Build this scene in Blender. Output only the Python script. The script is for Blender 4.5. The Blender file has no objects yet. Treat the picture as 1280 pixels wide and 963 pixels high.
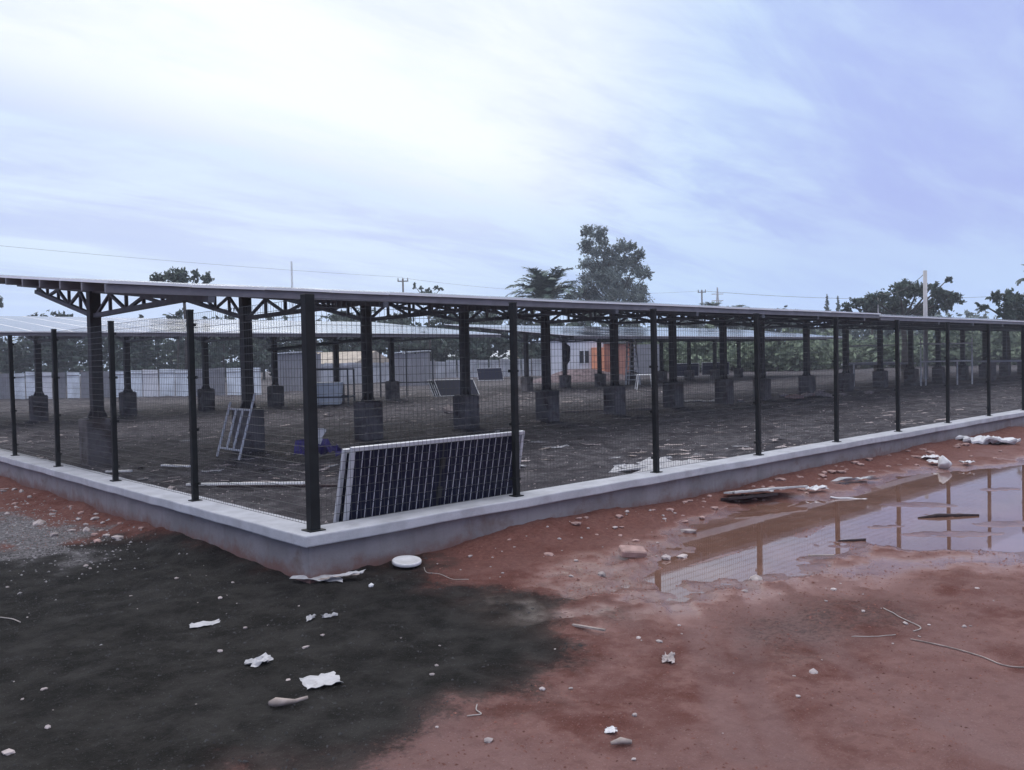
import bpy, math, random
import numpy as np
from mathutils import Vector, Matrix
random.seed(7)
RNG = np.random.default_rng(7)
SC = bpy.context.scene
COL = SC.collection
R = math.radians

# ------------------------------------------------------------------ camera
YAW, PITCH, ROLL = 0.815102, -0.026986, -0.020405
cam_d = bpy.data.cameras.new("camera")
cam_d.sensor_fit = 'HORIZONTAL'
cam_d.sensor_width = 36.0
cam_d.lens = 1067.05 / 1280.0 * 36.0
cam_d.clip_start = 0.05
cam_d.clip_end = 5000
cam = bpy.data.objects.new("camera", cam_d)
COL.objects.link(cam)
CAM = Vector((-3.7001, -6.4167, 1.3937))
fw = Vector((math.cos(YAW) * math.cos(PITCH), math.sin(YAW) * math.cos(PITCH), math.sin(PITCH)))
rt = Vector((math.sin(YAW), -math.cos(YAW), 0))
up = rt.cross(fw)
r2 = rt * math.cos(ROLL) + up * math.sin(ROLL)
u2 = up * math.cos(ROLL) - rt * math.sin(ROLL)
mw = Matrix((r2, u2, -fw)).transposed().to_4x4()
mw.translation = CAM
cam.matrix_world = mw
SC.camera = cam

# ------------------------------------------------------------------ view
SC.view_settings.view_transform = 'Standard'
SC.view_settings.look = 'None'
SC.view_settings.exposure = 0.0
SC.view_settings.gamma = 1.0
SC.cycles.max_bounces = 6
SC.cycles.transparent_max_bounces = 8
SC.cycles.volume_bounces = 1
SC.cycles.caustics_reflective = False
SC.cycles.caustics_refractive = False

# ------------------------------------------------------------------ sky and sun
SUN_AZ, SUN_EL = R(64.0), R(22.5)         # bright patch behind the clouds, ahead and a little to the left
sdir = Vector((math.cos(SUN_AZ) * math.cos(SUN_EL), math.sin(SUN_AZ) * math.cos(SUN_EL), math.sin(SUN_EL)))
W = bpy.data.worlds.new("World")
SC.world = W
W.use_nodes = True
wt = W.node_tree
wt.nodes.clear()


class NT:
    """small node-tree writer"""
    def __init__(s, t): s.t = t
    def n(s, kind, **kw):
        nd = s.t.nodes.new(kind)
        for k, v in kw.items():
            if k == 'ins':
                for a, b in v.items():
                    if isinstance(b, bpy.types.NodeSocket): s.t.links.new(b, nd.inputs[a])
                    else: nd.inputs[a].default_value = b
            else: setattr(nd, k, v)
        return nd
    def math(s, op, a, b=0.0, c=None, clamp=False):
        d = {0: a, 1: b}
        if c is not None: d[2] = c
        return s.n('ShaderNodeMath', operation=op, use_clamp=clamp, ins=d).outputs[0]
    def vmath(s, op, a, b=None, out=0):
        d = {0: a}
        if b is not None: d[1] = b
        return s.n('ShaderNodeVectorMath', operation=op, ins=d).outputs[out]
    def step(s, v, lo, hi, a=0.0, b=1.0):
        return s.n('ShaderNodeMapRange', interpolation_type='SMOOTHSTEP', ins={0: v, 1: lo, 2: hi, 3: a, 4: b}).outputs[0]
    def mix(s, f, a, b, mode='MIX'):
        nd = s.n('ShaderNodeMix', data_type='RGBA', blend_type=mode)
        for k, v in ((0, f), (6, a), (7, b)):
            if isinstance(v, bpy.types.NodeSocket): s.t.links.new(v, nd.inputs[k])
            else: nd.inputs[k].default_value = v
        return nd.outputs[2]
    def noise(s, vec, scale, detail=4.0, rough=0.55, dist=0.0):
        nd = s.n('ShaderNodeTexNoise', ins={'Scale': scale, 'Detail': detail, 'Roughness': rough, 'Distortion': dist})
        if vec is not None: s.t.links.new(vec, nd.inputs['Vector'])
        return nd.outputs[0]


def rgb(r, g, b): return (r, g, b, 1.0)


w = NT(wt)
tc = w.n('ShaderNodeTexCoord').outputs['Generated']
dirv = w.vmath('NORMALIZE', tc)
sep = w.n('ShaderNodeSeparateXYZ', ins={0: dirv})
zc = w.math('MAXIMUM', sep.outputs[2], 0.0)
den = w.math('ADD', zc, 0.16)
px = w.math('DIVIDE', sep.outputs[0], den)
py = w.math('DIVIDE', sep.outputs[1], den)
cv = w.n('ShaderNodeCombineXYZ', ins={0: px, 1: py, 2: 0.0}).outputs[0]
rotm = w.n('ShaderNodeMapping', ins={'Vector': cv, 'Rotation': (0, 0, R(-62)), 'Scale': (0.40, 1.35, 1.0), 'Location': (1.7, 0.4, 0.0)}).outputs[0]
n1 = w.noise(rotm, 0.75, 6, 0.58, 0.9)
n2 = w.noise(rotm, 2.8, 8, 0.62, 0.4)
dot = w.vmath('DOT_PRODUCT', dirv, tuple(sdir), out=1)
glow = w.step(dot, 0.850, 0.975)
glow_w = w.step(dot, 0.76, 0.955)
away = w.step(dot, 0.89, 0.72)
lav = rgb(0.48, 0.60, 0.97)
pale = rgb(0.63, 0.80, 1.03)
dens = w.math('ADD', w.math('MULTIPLY', n1, 0.58), w.math('MULTIPLY', n2, 0.42))
dn = w.math('SUBTRACT', dens, 0.5)
base = w.mix(w.step(dens, 0.42, 0.58), lav, pale)
base = w.mix(w.math('MULTIPLY', away, w.step(dn, 0.16, -0.16, 0.45, 0.95)), base, rgb(0.42, 0.50, 0.92))
hor = w.step(sep.outputs[2], 0.17, 0.02)
base = w.mix(w.math('MULTIPLY', hor, 0.75), base, rgb(0.50, 0.71, 1.03))
# thin bright cloud round the hidden sun; a bluish cloud bank cuts across it lower down
gl = w.math('ADD', glow, w.math('MULTIPLY', dn, 1.9))
gl = w.math('MULTIPLY', w.math('MAXIMUM', gl, 0.0), glow_w, clamp=True)
bank = w.vmath('DOT_PRODUCT', dirv, (-0.1015, 0.2858, -0.9529), out=1)
bank = w.step(w.math('ADD', bank, w.math('MULTIPLY', dn, 0.26)), -0.085, 0.015)
gl = w.math('MULTIPLY', gl, w.math('SUBTRACT', 1.0, w.math('MULTIPLY', bank, 0.72)))
cloud = w.mix(w.math('MULTIPLY', gl, 1.0, clamp=True), base, rgb(1.0, 1.06, 1.07))
zen = w.step(sep.outputs[2], 0.36, 0.85)          # an overcast sky is brightest overhead
cloud = w.mix(zen, cloud, rgb(1.9, 1.95, 2.0))
sky = w.n('ShaderNodeTexSky', sky_type='NISHITA', sun_disc=False)
sky.sun_elevation = SUN_EL
sky.sun_rotation = R(90) - SUN_AZ
sky.air_density = 1.0
sky.dust_density = 0.6
sky.ozone_density = 2.0
cl10 = w.vmath('SCALE', cloud)
cl10n = wt.nodes[-1]
cl10n.inputs['Scale'].default_value = 10.0
skymix = w.mix(0.97, sky.outputs[0], cl10)
bg = w.n('ShaderNodeBackground', ins={'Color': skymix, 'Strength': 0.1})
w.n('ShaderNodeOutputWorld', ins={'Surface': bg.outputs[0]})

sun_d = bpy.data.lights.new("sun", 'SUN')
sun_d.energy = 0.8
sun_d.angle = R(24)
sun_d.color = (1.0, 0.95, 0.88)
sun = bpy.data.objects.new("sun", sun_d)
COL.objects.link(sun)
sun.rotation_euler = sdir.to_track_quat('Z', 'Y').to_euler()


# ------------------------------------------------------------------ materials
def mat(name, col, rough=0.7, spec=0.4, metal=0.0, var=0.0, scale=4.0, bump=0.0, bscale=30.0, coat=0.0, dirt=None, dirt_lo=0.5, dirt_hi=0.7, dirt_scale=2.0):
    m = bpy.data.materials.new(name)
    m.use_nodes = True
    t = m.node_tree
    b = t.nodes['Principled BSDF']
    q = NT(t)
    b.inputs['Roughness'].default_value = rough
    b.inputs['Specular IOR Level'].default_value = spec
    b.inputs['Metallic'].default_value = metal
    b.inputs['Coat Weight'].default_value = coat
    c = rgb(*col)
    b.inputs['Base Color'].default_value = c
    co = None
    if var or bump or dirt:
        co = q.n('ShaderNodeNewGeometry').outputs['Position']
    sock = None
    if var:
        nz = q.noise(co, scale, 5, 0.6)
        k = q.step(nz, 0.3, 0.7, 1.0 - var, 1.0 + var)
        nd = q.n('ShaderNodeVectorMath', operation='SCALE', ins={0: col})
        t.links.new(k, nd.inputs['Scale'])
        sock = nd.outputs[0]
    if dirt:
        f = q.step(q.noise(co, dirt_scale, 6, 0.65, 0.4), dirt_lo, dirt_hi)
        sock = q.mix(f, sock if sock else c, rgb(*dirt))
    if sock: t.links.new(sock, b.inputs['Base Color'])
    if bump:
        bp = q.n('ShaderNodeBump', ins={'Strength': bump, 'Distance': 0.02, 'Height': q.noise(co, bscale, 4, 0.6)})
        t.links.new(bp.outputs[0], b.inputs['Normal'])
    return m


M = {}
M['plaster'] = mat('plaster_render', (0.225, 0.208, 0.218), 0.9, 0.2, var=0.14, scale=2.2, bump=0.25, bscale=45, dirt=(0.17, 0.125, 0.115), dirt_lo=0.53, dirt_hi=0.78, dirt_scale=3.0)
M['coping'] = mat('coping_concrete', (0.44, 0.44, 0.475), 0.88, 0.2, var=0.12, scale=3.0, bump=0.2, bscale=60, dirt=(0.36, 0.35, 0.38), dirt_lo=0.5, dirt_hi=0.75, dirt_scale=4.0)
M['post'] = mat('black_painted_steel', (0.010, 0.011, 0.012), 0.6, 0.25, var=0.3, scale=6)
M['wire'] = mat('coated_wire', (0.045, 0.048, 0.05), 0.4, 0.45)
M['steel'] = mat('brown_primed_steel', (0.030, 0.025, 0.027), 0.6, 0.4, var=0.35, scale=5)
M['truss'] = mat('grey_primed_steel', (0.085, 0.088, 0.105), 0.55, 0.4, var=0.25, scale=4)
M['purlin'] = mat('grey_purlin_steel', (0.17, 0.16, 0.18), 0.5, 0.4, var=0.15, scale=3)
M['pedestal'] = mat('raw_concrete', (0.16, 0.145, 0.145), 0.92, 0.2, var=0.4, scale=1.6, bump=0.5, bscale=22, dirt=(0.085, 0.065, 0.06), dirt_lo=0.48, dirt_hi=0.66, dirt_scale=2.2)
M['pglass'] = mat('module_glass', (0.018, 0.022, 0.045), 0.10, 0.6)
M['alu'] = mat('aluminium_frame', (0.82, 0.82, 0.85), 0.35, 0.5, metal=0.0)
M['back'] = mat('module_backside', (0.05, 0.05, 0.06), 0.5, 0.4)
M['cell'] = mat('silicon_cell', (0.009, 0.010, 0.028), 0.35, 0.10)
M['cellgap'] = mat('white_cell_gap', (0.50, 0.50, 0.56), 0.5, 0.4)
M['jbox'] = mat('black_plastic', (0.02, 0.02, 0.022), 0.5, 0.4)
M['paper'] = mat('white_paper', (0.42, 0.41, 0.425), 0.85, 0.2, var=0.14, scale=16, dirt=(0.30, 0.25, 0.25), dirt_lo=0.56, dirt_hi=0.75, dirt_scale=20)
M['whiteplas'] = mat('white_plastic', (0.60, 0.585, 0.60), 0.5, 0.5, var=0.08, scale=20)
M['stone'] = mat('pale_stone', (0.38, 0.325, 0.32), 0.9, 0.2, var=0.35, scale=9, bump=0.4, bscale=50)
M['brickst'] = mat('broken_block', (0.36, 0.24, 0.22), 0.9, 0.2, var=0.2, scale=9, bump=0.4, bscale=40)
M['wood'] = mat('weathered_wood', (0.30, 0.25, 0.23), 0.85, 0.2, var=0.3, scale=12)
M['darkwood'] = mat('wet_dark_wood', (0.035, 0.022, 0.025), 0.7, 0.3, var=0.3, scale=12)
M['straw'] = mat('pale_cord', (0.36, 0.32, 0.30), 0.8, 0.3, var=0.15, scale=10)
M['purple'] = mat('purple_plastic', (0.05, 0.035, 0.16), 0.45, 0.4, var=0.3, scale=5)
M['sheet'] = mat('galvanised_sheet', (0.72, 0.76, 0.82), 0.5, 0.4, metal=0.1, var=0.2, scale=0.9)
M['sheetmid'] = mat('dull_sheet', (0.40, 0.41, 0.45), 0.6, 0.3, var=0.2, scale=0.9)
M['sheetgrey'] = mat('grey_sheet', (0.25, 0.25, 0.275), 0.55, 0.4, var=0.12, scale=1.2)
M['wallwhite'] = mat('white_painted_wall', (0.74, 0.74, 0.78), 0.8, 0.25, var=0.06, scale=1.0)
M['orange'] = mat('orange_paint', (0.85, 0.35, 0.20), 0.7, 0.3, var=0.15, scale=1.5)
M['orange2'] = mat('dull_orange_paint', (0.40, 0.19, 0.145), 0.75, 0.25, var=0.15, scale=1.5)
M['darkwin'] = mat('dark_window_glass', (0.03, 0.03, 0.035), 0.1, 0.5)
M['thatch'] = mat('faded_roof_sheet', (0.42, 0.36, 0.30), 0.8, 0.2, var=0.2, scale=1.5)
M['housewall'] = mat('cream_house_wall', (0.46, 0.43, 0.42), 0.85, 0.2, var=0.12, scale=0.8)
M['pipe'] = mat('pale_pipe', (0.80, 0.79, 0.80), 0.5, 0.4, metal=0.0, var=0.15, scale=3)
M['darkpipe'] = mat('dark_pipe', (0.045, 0.05, 0.06), 0.5, 0.4, var=0.2, scale=3)
M['pole'] = mat('concrete_pole', (0.46, 0.44, 0.44), 0.85, 0.25, var=0.12, scale=1.5)
M['farpole'] = mat('timber_pole', (0.12, 0.11, 0.11), 0.8, 0.2)
M['bark'] = mat('bark', (0.07, 0.06, 0.055), 0.9, 0.2, var=0.3, scale=2)
M['leaf_dark'] = mat('dark_leaves', (0.060, 0.084, 0.064), 0.7, 0.3, var=0.5, scale=1.5)
M['leaf_grey'] = mat('greyish_leaves', (0.15, 0.18, 0.165), 0.7, 0.3, var=0.45, scale=0.6)
M['leaf_palm'] = mat('palm_leaves', (0.085, 0.120, 0.100), 0.6, 0.35, var=0.4, scale=1.2)
M['leaf_light'] = mat('light_undergrowth', (0.20, 0.245, 0.165), 0.75, 0.25, var=0.45, scale=0.45)
M['dusty'] = mat('dusty_cloth', (0.05, 0.045, 0.065), 0.8, 0.2, var=0.3, scale=4)


# ------------------------------------------------------------------ value noise in numpy
_T = np.random.default_rng(3).random((256, 256))


def vnoise(x, y):
    xi = np.floor(x).astype(int); yi = np.floor(y).astype(int)
    fx = x - xi; fy = y - yi
    fx = fx * fx * (3 - 2 * fx); fy = fy * fy * (3 - 2 * fy)
    a = _T[xi & 255, yi & 255]; b = _T[(xi + 1) & 255, yi & 255]
    c = _T[xi & 255, (yi + 1) & 255]; d = _T[(xi + 1) & 255, (yi + 1) & 255]
    return (a * (1 - fx) + b * fx) * (1 - fy) + (c * (1 - fx) + d * fx) * fy


def fbm(x, y, o=4, g=0.5):
    s = 0; a = 1; t = 0
    for i in range(o):
        s = s + a * vnoise(x * 2 ** i + 17.3 * i, y * 2 ** i - 9.1 * i); t += a; a *= g
    return s / t


def sstep(v, lo, hi):
    t = np.clip((v - lo) / (hi - lo), 0, 1)
    return t * t * (3 - 2 * t)


def polydist(x, y, P):
    """signed distance to polygon, negative inside"""
    d = np.full(x.shape, 1e9); ins = np.zeros(x.shape, bool)
    n = len(P)
    for i in range(n):
        ax, ay = P[i]; bx, by = P[(i + 1) % n]
        ex, ey = bx - ax, by - ay
        t = np.clip(((x - ax) * ex + (y - ay) * ey) / (ex * ex + ey * ey), 0, 1)
        d = np.minimum(d, np.hypot(x - ax - t * ex, y - ay - t * ey))
        c = ((ay > y) != (by > y)) & (x < (bx - ax) * (y - ay) / (by - ay + 1e-12) + ax)
        ins ^= c
    return np.where(ins, -d, d)


WATER_Z = -0.450
PUDDLE = [(1.20, -1.98), (1.9, -1.80), (2.75, -1.72), (3.7, -1.25), (4.6, -1.02), (5.6, -0.95), (6.6, -1.25), (7.2, -1.5), (8.0, -1.25), (9.4, -1.2), (10.5, -1.5),
          (12, -1.9), (15, -3.2), (15, -6.0), (10, -6.2), (7.2, -5.2), (5.3, -4.15), (4.5, -3.35), (4.35, -2.85), (3.7, -2.75), (2.9, -2.62), (2.25, -2.30), (1.6, -2.16)]
BLACK = [(-1.6, 3.41), (-1.2, 3.28), (-0.74, 3.5), (-0.17, 2.97), (-0.08, 1.58), (-0.06, 0.5), (0.32, -0.08), (0.87, -0.26), (0.65, -0.99), (0.74, -1.66), (0.83, -2.19), (0.3, -2.62), (-0.17, -2.96), (-0.71, -3.07), (-1.16, -2.96), (-1.51, -2.86), (-1.89, -2.77), (-2.21, -2.81), (-4.2, -4.5), (-12, -9), (-14, 3)]


SHOALS = [(7.0, -2.25, 0.62, 0.30, -0.9), (6.5, -2.75, 0.4, 0.16, -0.75), (4.6, -2.05, 0.75, 0.11, 0.1), (3.2, -1.98, 0.8, 0.07, 0.0), (8.9, -2.6, 0.5, 0.2, -0.5),
          (5.5, -3.2, 0.75, 0.24, -0.75), (6.6, -3.6, 0.9, 0.28, -0.7), (5.4, -2.5, 0.35, 0.14, -0.6), (9.6, -3.9, 0.9, 0.3, -0.6), (4.3, -2.55, 0.4, 0.16, -0.5)]
TRACKS = [[(2.0, -2.2), (1.63, -2.54), (1.09, -3.09), (0.65, -3.51), (0.2, -3.85), (-0.3, -4.3)], [(2.3, -2.75), (1.74, -3.20), (1.03, -3.52), (0.36, -3.95), (-0.2, -4.5)],
          [(2.2, -3.0), (1.56, -3.59), (1.2, -4.09), (0.83, -4.57), (0.46, -5.2)], [(-0.06, -1.86), (0.66, -2.23), (1.88, -2.47), (2.9, -2.9), (4.2, -3.6), (6, -5)]]


def track_depth(x, y):
    t = np.zeros(np.shape(x))
    wob = 0.06 * (fbm(x * 3, y * 3, 3) - 0.5)
    for P in TRACKS:
        d = np.full(np.shape(x), 1e9)
        for (ax, ay), (bx, by) in zip(P[:-1], P[1:]):
            ex, ey = bx - ax, by - ay
            tt = np.clip(((x - ax) * ex + (y - ay) * ey) / (ex * ex + ey * ey), 0, 1)
            d = np.minimum(d, np.hypot(x - ax - tt * ex, y - ay - tt * ey))
        t = np.maximum(t, sstep(d + wob, 0.14, 0.06))
    return t


def outside(x, y): return (x < 0) | (y < 0)


def ground_z(x, y):
    x = np.asarray(x, float); y = np.asarray(y, float)
    nz = fbm(x * 0.9, y * 0.9, 5, 0.5) - 0.5
    fine = fbm(x * 5.0 + 40, y * 5.0, 4, 0.6) - 0.5
    lump = fbm(x * 2.3 + 9, y * 2.3 + 4, 3, 0.5) - 0.5
    crumb = fbm(x * 14.0 + 3, y * 14.0 + 7, 3, 0.6) - 0.5
    ow = -0.425 + 0.07 * nz + 0.045 * fine + 0.03 * lump + 0.016 * crumb
    # soil heaped a little against the plinth
    dr = np.where(x > 0, np.maximum(-y, 0), np.hypot(np.minimum(x, 0), np.minimum(y, 0)))
    ow = ow + 0.10 * np.exp(-(dr / 0.55) ** 2) * sstep(x, -1.0, 0.5) * (0.6 + 0.9 * vnoise(x * 0.8, y * 0.8))
    ow = ow - 0.05 * sstep(y, 0.5, 3.0) * (x < 0)
    dl = np.maximum(-x, 0)
    ow = ow + 0.09 * np.exp(-(dl / 0.7) ** 2) * (fbm(x * 1.7, y * 1.7 + 5, 3)) * sstep(y, 0.8, 2.0)
    k0 = outside(x, y)
    pd = polydist(x, y, PUDDLE) + 0.75 * (fbm(x * 1.1 + 3, y * 1.1, 4) - 0.5)
    basin = sstep(pd, 0.45, -0.55)
    ow = ow * (1 - basin) + (-0.485 + 0.055 * nz + 0.035 * fine) * basin
    nsh = fbm(x * 2.6 + 11, y * 2.6 + 2, 4, 0.55) - 0.5
    for (sx, sy, ra, rb, an) in SHOALS:
        ca, sa = math.cos(an), math.sin(an)
        e = np.hypot(((x - sx) * ca + (y - sy) * sa) / ra, (-(x - sx) * sa + (y - sy) * ca) / rb) + 1.1 * nsh
        bump = sstep(e, 1.15, 0.55)
        top = WATER_Z + 0.006 + 0.030 * nsh + 0.012 * fine
        ow = np.where(k0, np.maximum(ow, ow * (1 - bump) + top * bump), ow)
    td = track_depth(x, y)
    ow = ow - 0.014 * td
    ow = np.where(pd > 0.55, np.maximum(ow, WATER_Z + 0.012 + 0.01 * fine), ow)
    rim = np.exp(-((pd - 0.35) / 0.3) ** 2)
    ow = ow + 0.02 * rim * (0.4 + lump)
    # fade of relief far away
    iw = -0.35 + 0.006 * np.clip(x - 3, 0, 60) + 0.10 * nz + 0.045 * fine + 0.09 * lump
    # soil ramp just behind the plinth on the long right-hand side
    k = outside(x, y)
    z = np.where(k, ow, iw)
    return z


def build_ground():
    cx, cy = CAM.x, CAM.y
    rad = np.concatenate([np.geomspace(0.5, 60, 560), np.geomspace(62, 280, 40)])
    a0 = YAW
    ang = np.concatenate([np.linspace(-0.72, 0.72, 620), np.linspace(0.74, 2 * math.pi - 0.74, 110)]) + a0
    A, Rr = np.meshgrid(ang, rad)
    X = cx + Rr * np.cos(A); Y = cy + Rr * np.sin(A)
    Z = ground_z(X, Y)
    nr, na = X.shape
    V = np.stack([X, Y, Z], -1).reshape(-1, 3)
    i = np.arange(nr - 1)[:, None]; j = np.arange(na)[None, :]
    jn = (j + 1) % na
    F = np.stack([i * na + j, i * na + jn, (i + 1) * na + jn, (i + 1) * na + j], -1).reshape(-1, 4)
    me = bpy.data.meshes.new('ground')
    V = np.vstack([V, [[cx, cy, float(ground_z(np.array([cx]), np.array([cy]))[0])]]])
    fan = [(len(V) - 1, k, (k + 1) % na) for k in range(na)]
    me.from_pydata(V.tolist(), [], F.tolist() + fan)
    me.update()
    x, y, z = V[:, 0], V[:, 1], V[:, 2]
    k = outside(x, y)
    nb = (fbm(x * 1.3 + 2, y * 1.3 + 8, 5, 0.55) - 0.5)
    bd = polydist(x, y, BLACK) + 0.75 * nb + 0.45 * (fbm(x * 5, y * 5, 4) - 0.5)
    black = sstep(bd, 0.50, -0.36)
    # thin grey sand washed over the red soil further right
    g2 = sstep(np.hypot((x - 1.6) / 1.3, (y + 3.6) / 0.75) + 1.2 * nb, 1.15, 0.3) * 0.42
    g3 = sstep(np.hypot((x - 0.9) / 0.5, (y + 2.5) / 0.6) + 1.2 * nb, 1.15, 0.2) * 0.42
    black = np.maximum(black, np.maximum(g2, g3))
    gravel = sstep(np.hypot((x + 1.15) / 0.8, (y - 4.7) / 2.3) + 1.5 * nb + 0.9 * (fbm(x * 4.2, y * 4.2 + 3, 4) - 0.5), 1.05, 0.5) * (x < 0)
    inside = (~k).astype(float)
    wet = sstep(z, WATER_Z + 0.055, WATER_Z + 0.006) * k * sstep(polydist(x, y, PUDDLE), 1.2, 0.4)
    tr = me.attributes.new('pressed', 'FLOAT', 'POINT')
    tr.data.foreach_set('value', (track_depth(x, y) * k * (0.4 + 0.6 * vnoise(x * 3, y * 3))).astype(np.float32))
    at = me.attributes.new('zone', 'FLOAT_COLOR', 'POINT')
    at.data.foreach_set('color', np.stack([black, gravel, inside, wet], -1).astype(np.float32).ravel())
    me.polygons.foreach_set('use_smooth', np.ones(len(me.polygons), bool))
    m = bpy.data.materials.new('site_soil')
    m.use_nodes = True
    t = m.node_tree; q = NT(t); b = t.nodes['Principled BSDF']
    co = q.n('ShaderNodeNewGeometry').outputs['Position']
    za = q.n('ShaderNodeAttribute', attribute_name='zone')
    sp = q.n('ShaderNodeSeparateColor', ins={0: za.outputs['Color']})
    n_big = q.noise(co, 0.8, 5, 0.6)
    n_mid = q.noise(co, 4.0, 6, 0.65)
    n_fin = q.noise(co, 26.0, 5, 0.7)
    n_grit = q.noise(co, 90.0, 3, 0.7)
    red = q.mix(q.step(n_mid, 0.35, 0.68), rgb(0.140, 0.053, 0.043), rgb(0.265, 0.145, 0.130))
    red = q.mix(q.step(n_big, 0.38, 0.66), red, rgb(0.245, 0.140, 0.130))
    red = q.mix(q.math('MULTIPLY', q.step(n_grit, 0.58, 0.74), 0.6), red, rgb(0.40, 0.31, 0.30))
    pz = q.n('ShaderNodeSeparateXYZ', ins={0: co})
    bankf = q.math('MULTIPLY', q.step(q.math('ADD', pz.outputs[1], q.math('MULTIPLY', q.math('SUBTRACT', n_mid, 0.5), 1.6)), -1.7, -0.35), q.step(n_big, 0.30, 0.62, 0.45, 1.0))
    red = q.mix(q.math('MULTIPLY', bankf, 0.75), red, q.mix(q.step(n_fin, 0.35, 0.68), rgb(0.115, 0.038, 0.028), rgb(0.23, 0.092, 0.070)))
    red = q.mix(q.math('MULTIPLY', q.step(q.noise(co, 11.0, 4, 0.6), 0.50, 0.68), 0.28), red, rgb(0.12, 0.055, 0.048))
    pr = q.n('ShaderNodeAttribute', attribute_name='pressed').outputs['Fac']
    red = q.mix(q.math('MULTIPLY', pr, 0.45), red, rgb(0.27, 0.175, 0.17))
    blk = q.mix(q.step(n_mid, 0.35, 0.7), rgb(0.014, 0.0128, 0.0118), rgb(0.040, 0.037, 0.035))
    blk = q.mix(q.math('MULTIPLY', q.step(n_grit, 0.60, 0.76), 0.6), blk, rgb(0.20, 0.20, 0.21))
    grv = q.mix(q.step(n_fin, 0.35, 0.7), rgb(0.075, 0.068, 0.072), rgb(0.27, 0.255, 0.265))
    ins_ = q.mix(q.step(n_mid, 0.38, 0.66), rgb(0.060, 0.054, 0.060), rgb(0.16, 0.145, 0.155))
    ins_ = q.mix(q.math('MULTIPLY', q.step(n_fin, 0.56, 0.70), 0.7), ins_, rgb(0.38, 0.36, 0.38))
    ins_ = q.mix(q.math('MULTIPLY', q.step(n_big, 0.48, 0.60), 0.70), ins_, rgb(0.045, 0.039, 0.045))
    bf = q.math('ADD', sp.outputs[0], q.math('ADD', q.math('MULTIPLY', q.math('SUBTRACT', n_fin, 0.5), 1.1), q.math('MULTIPLY', q.math('SUBTRACT', n_mid, 0.5), 0.7)))
    bf = q.math('ADD', q.math('MULTIPLY', q.step(bf, 0.24, 0.76), 0.6), q.math('MULTIPLY', sp.outputs[0], 0.4))
    c = q.mix(bf, red, blk)
    c = q.mix(sp.outputs[1], c, grv)
    wetc = q.mix(0.75, c, rgb(0.10, 0.045, 0.03))
    c = q.mix(q.math('MULTIPLY', za.outputs['Alpha'], 0.5), c, wetc)
    c = q.mix(sp.outputs[2], c, ins_)
    t.links.new(c, b.inputs['Base Color'])
    rgh = q.step(za.outputs['Alpha'], 0.1, 1.0, 0.85, 0.13)
    damp = q.math('MULTIPLY', q.step(n_big, 0.45, 0.62), q.math('SUBTRACT', 1.0, sp.outputs[2]))
    rgh = q.math('SUBTRACT', rgh, q.math('MULTIPLY', damp, 0.08), clamp=True)
    rgh = q.math('MAXIMUM', rgh, 0.12)
    t.links.new(rgh, b.inputs['Roughness'])
    t.links.new(q.step(za.outputs['Alpha'], 0.15, 0.9, 0.08, 0.5), b.inputs['Specular IOR Level'])
    hh = q.math('ADD', q.math('MULTIPLY', n_fin, 1.0), q.math('MULTIPLY', n_grit, 0.7))
    bp = q.n('ShaderNodeBump', ins={'Distance': 0.045, 'Height': hh, 'Strength': q.step(za.outputs['Alpha'], 0.0, 0.8, 0.85, 0.12)})
    t.links.new(bp.outputs[0], b.inputs['Normal'])
    me.materials.append(m)
    o = bpy.data.objects.new('ground', me)
    COL.objects.link(o)
    o['kind'] = 'structure'


def gz(x, y): return float(ground_z(np.array([x]), np.array([y]))[0])


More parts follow.
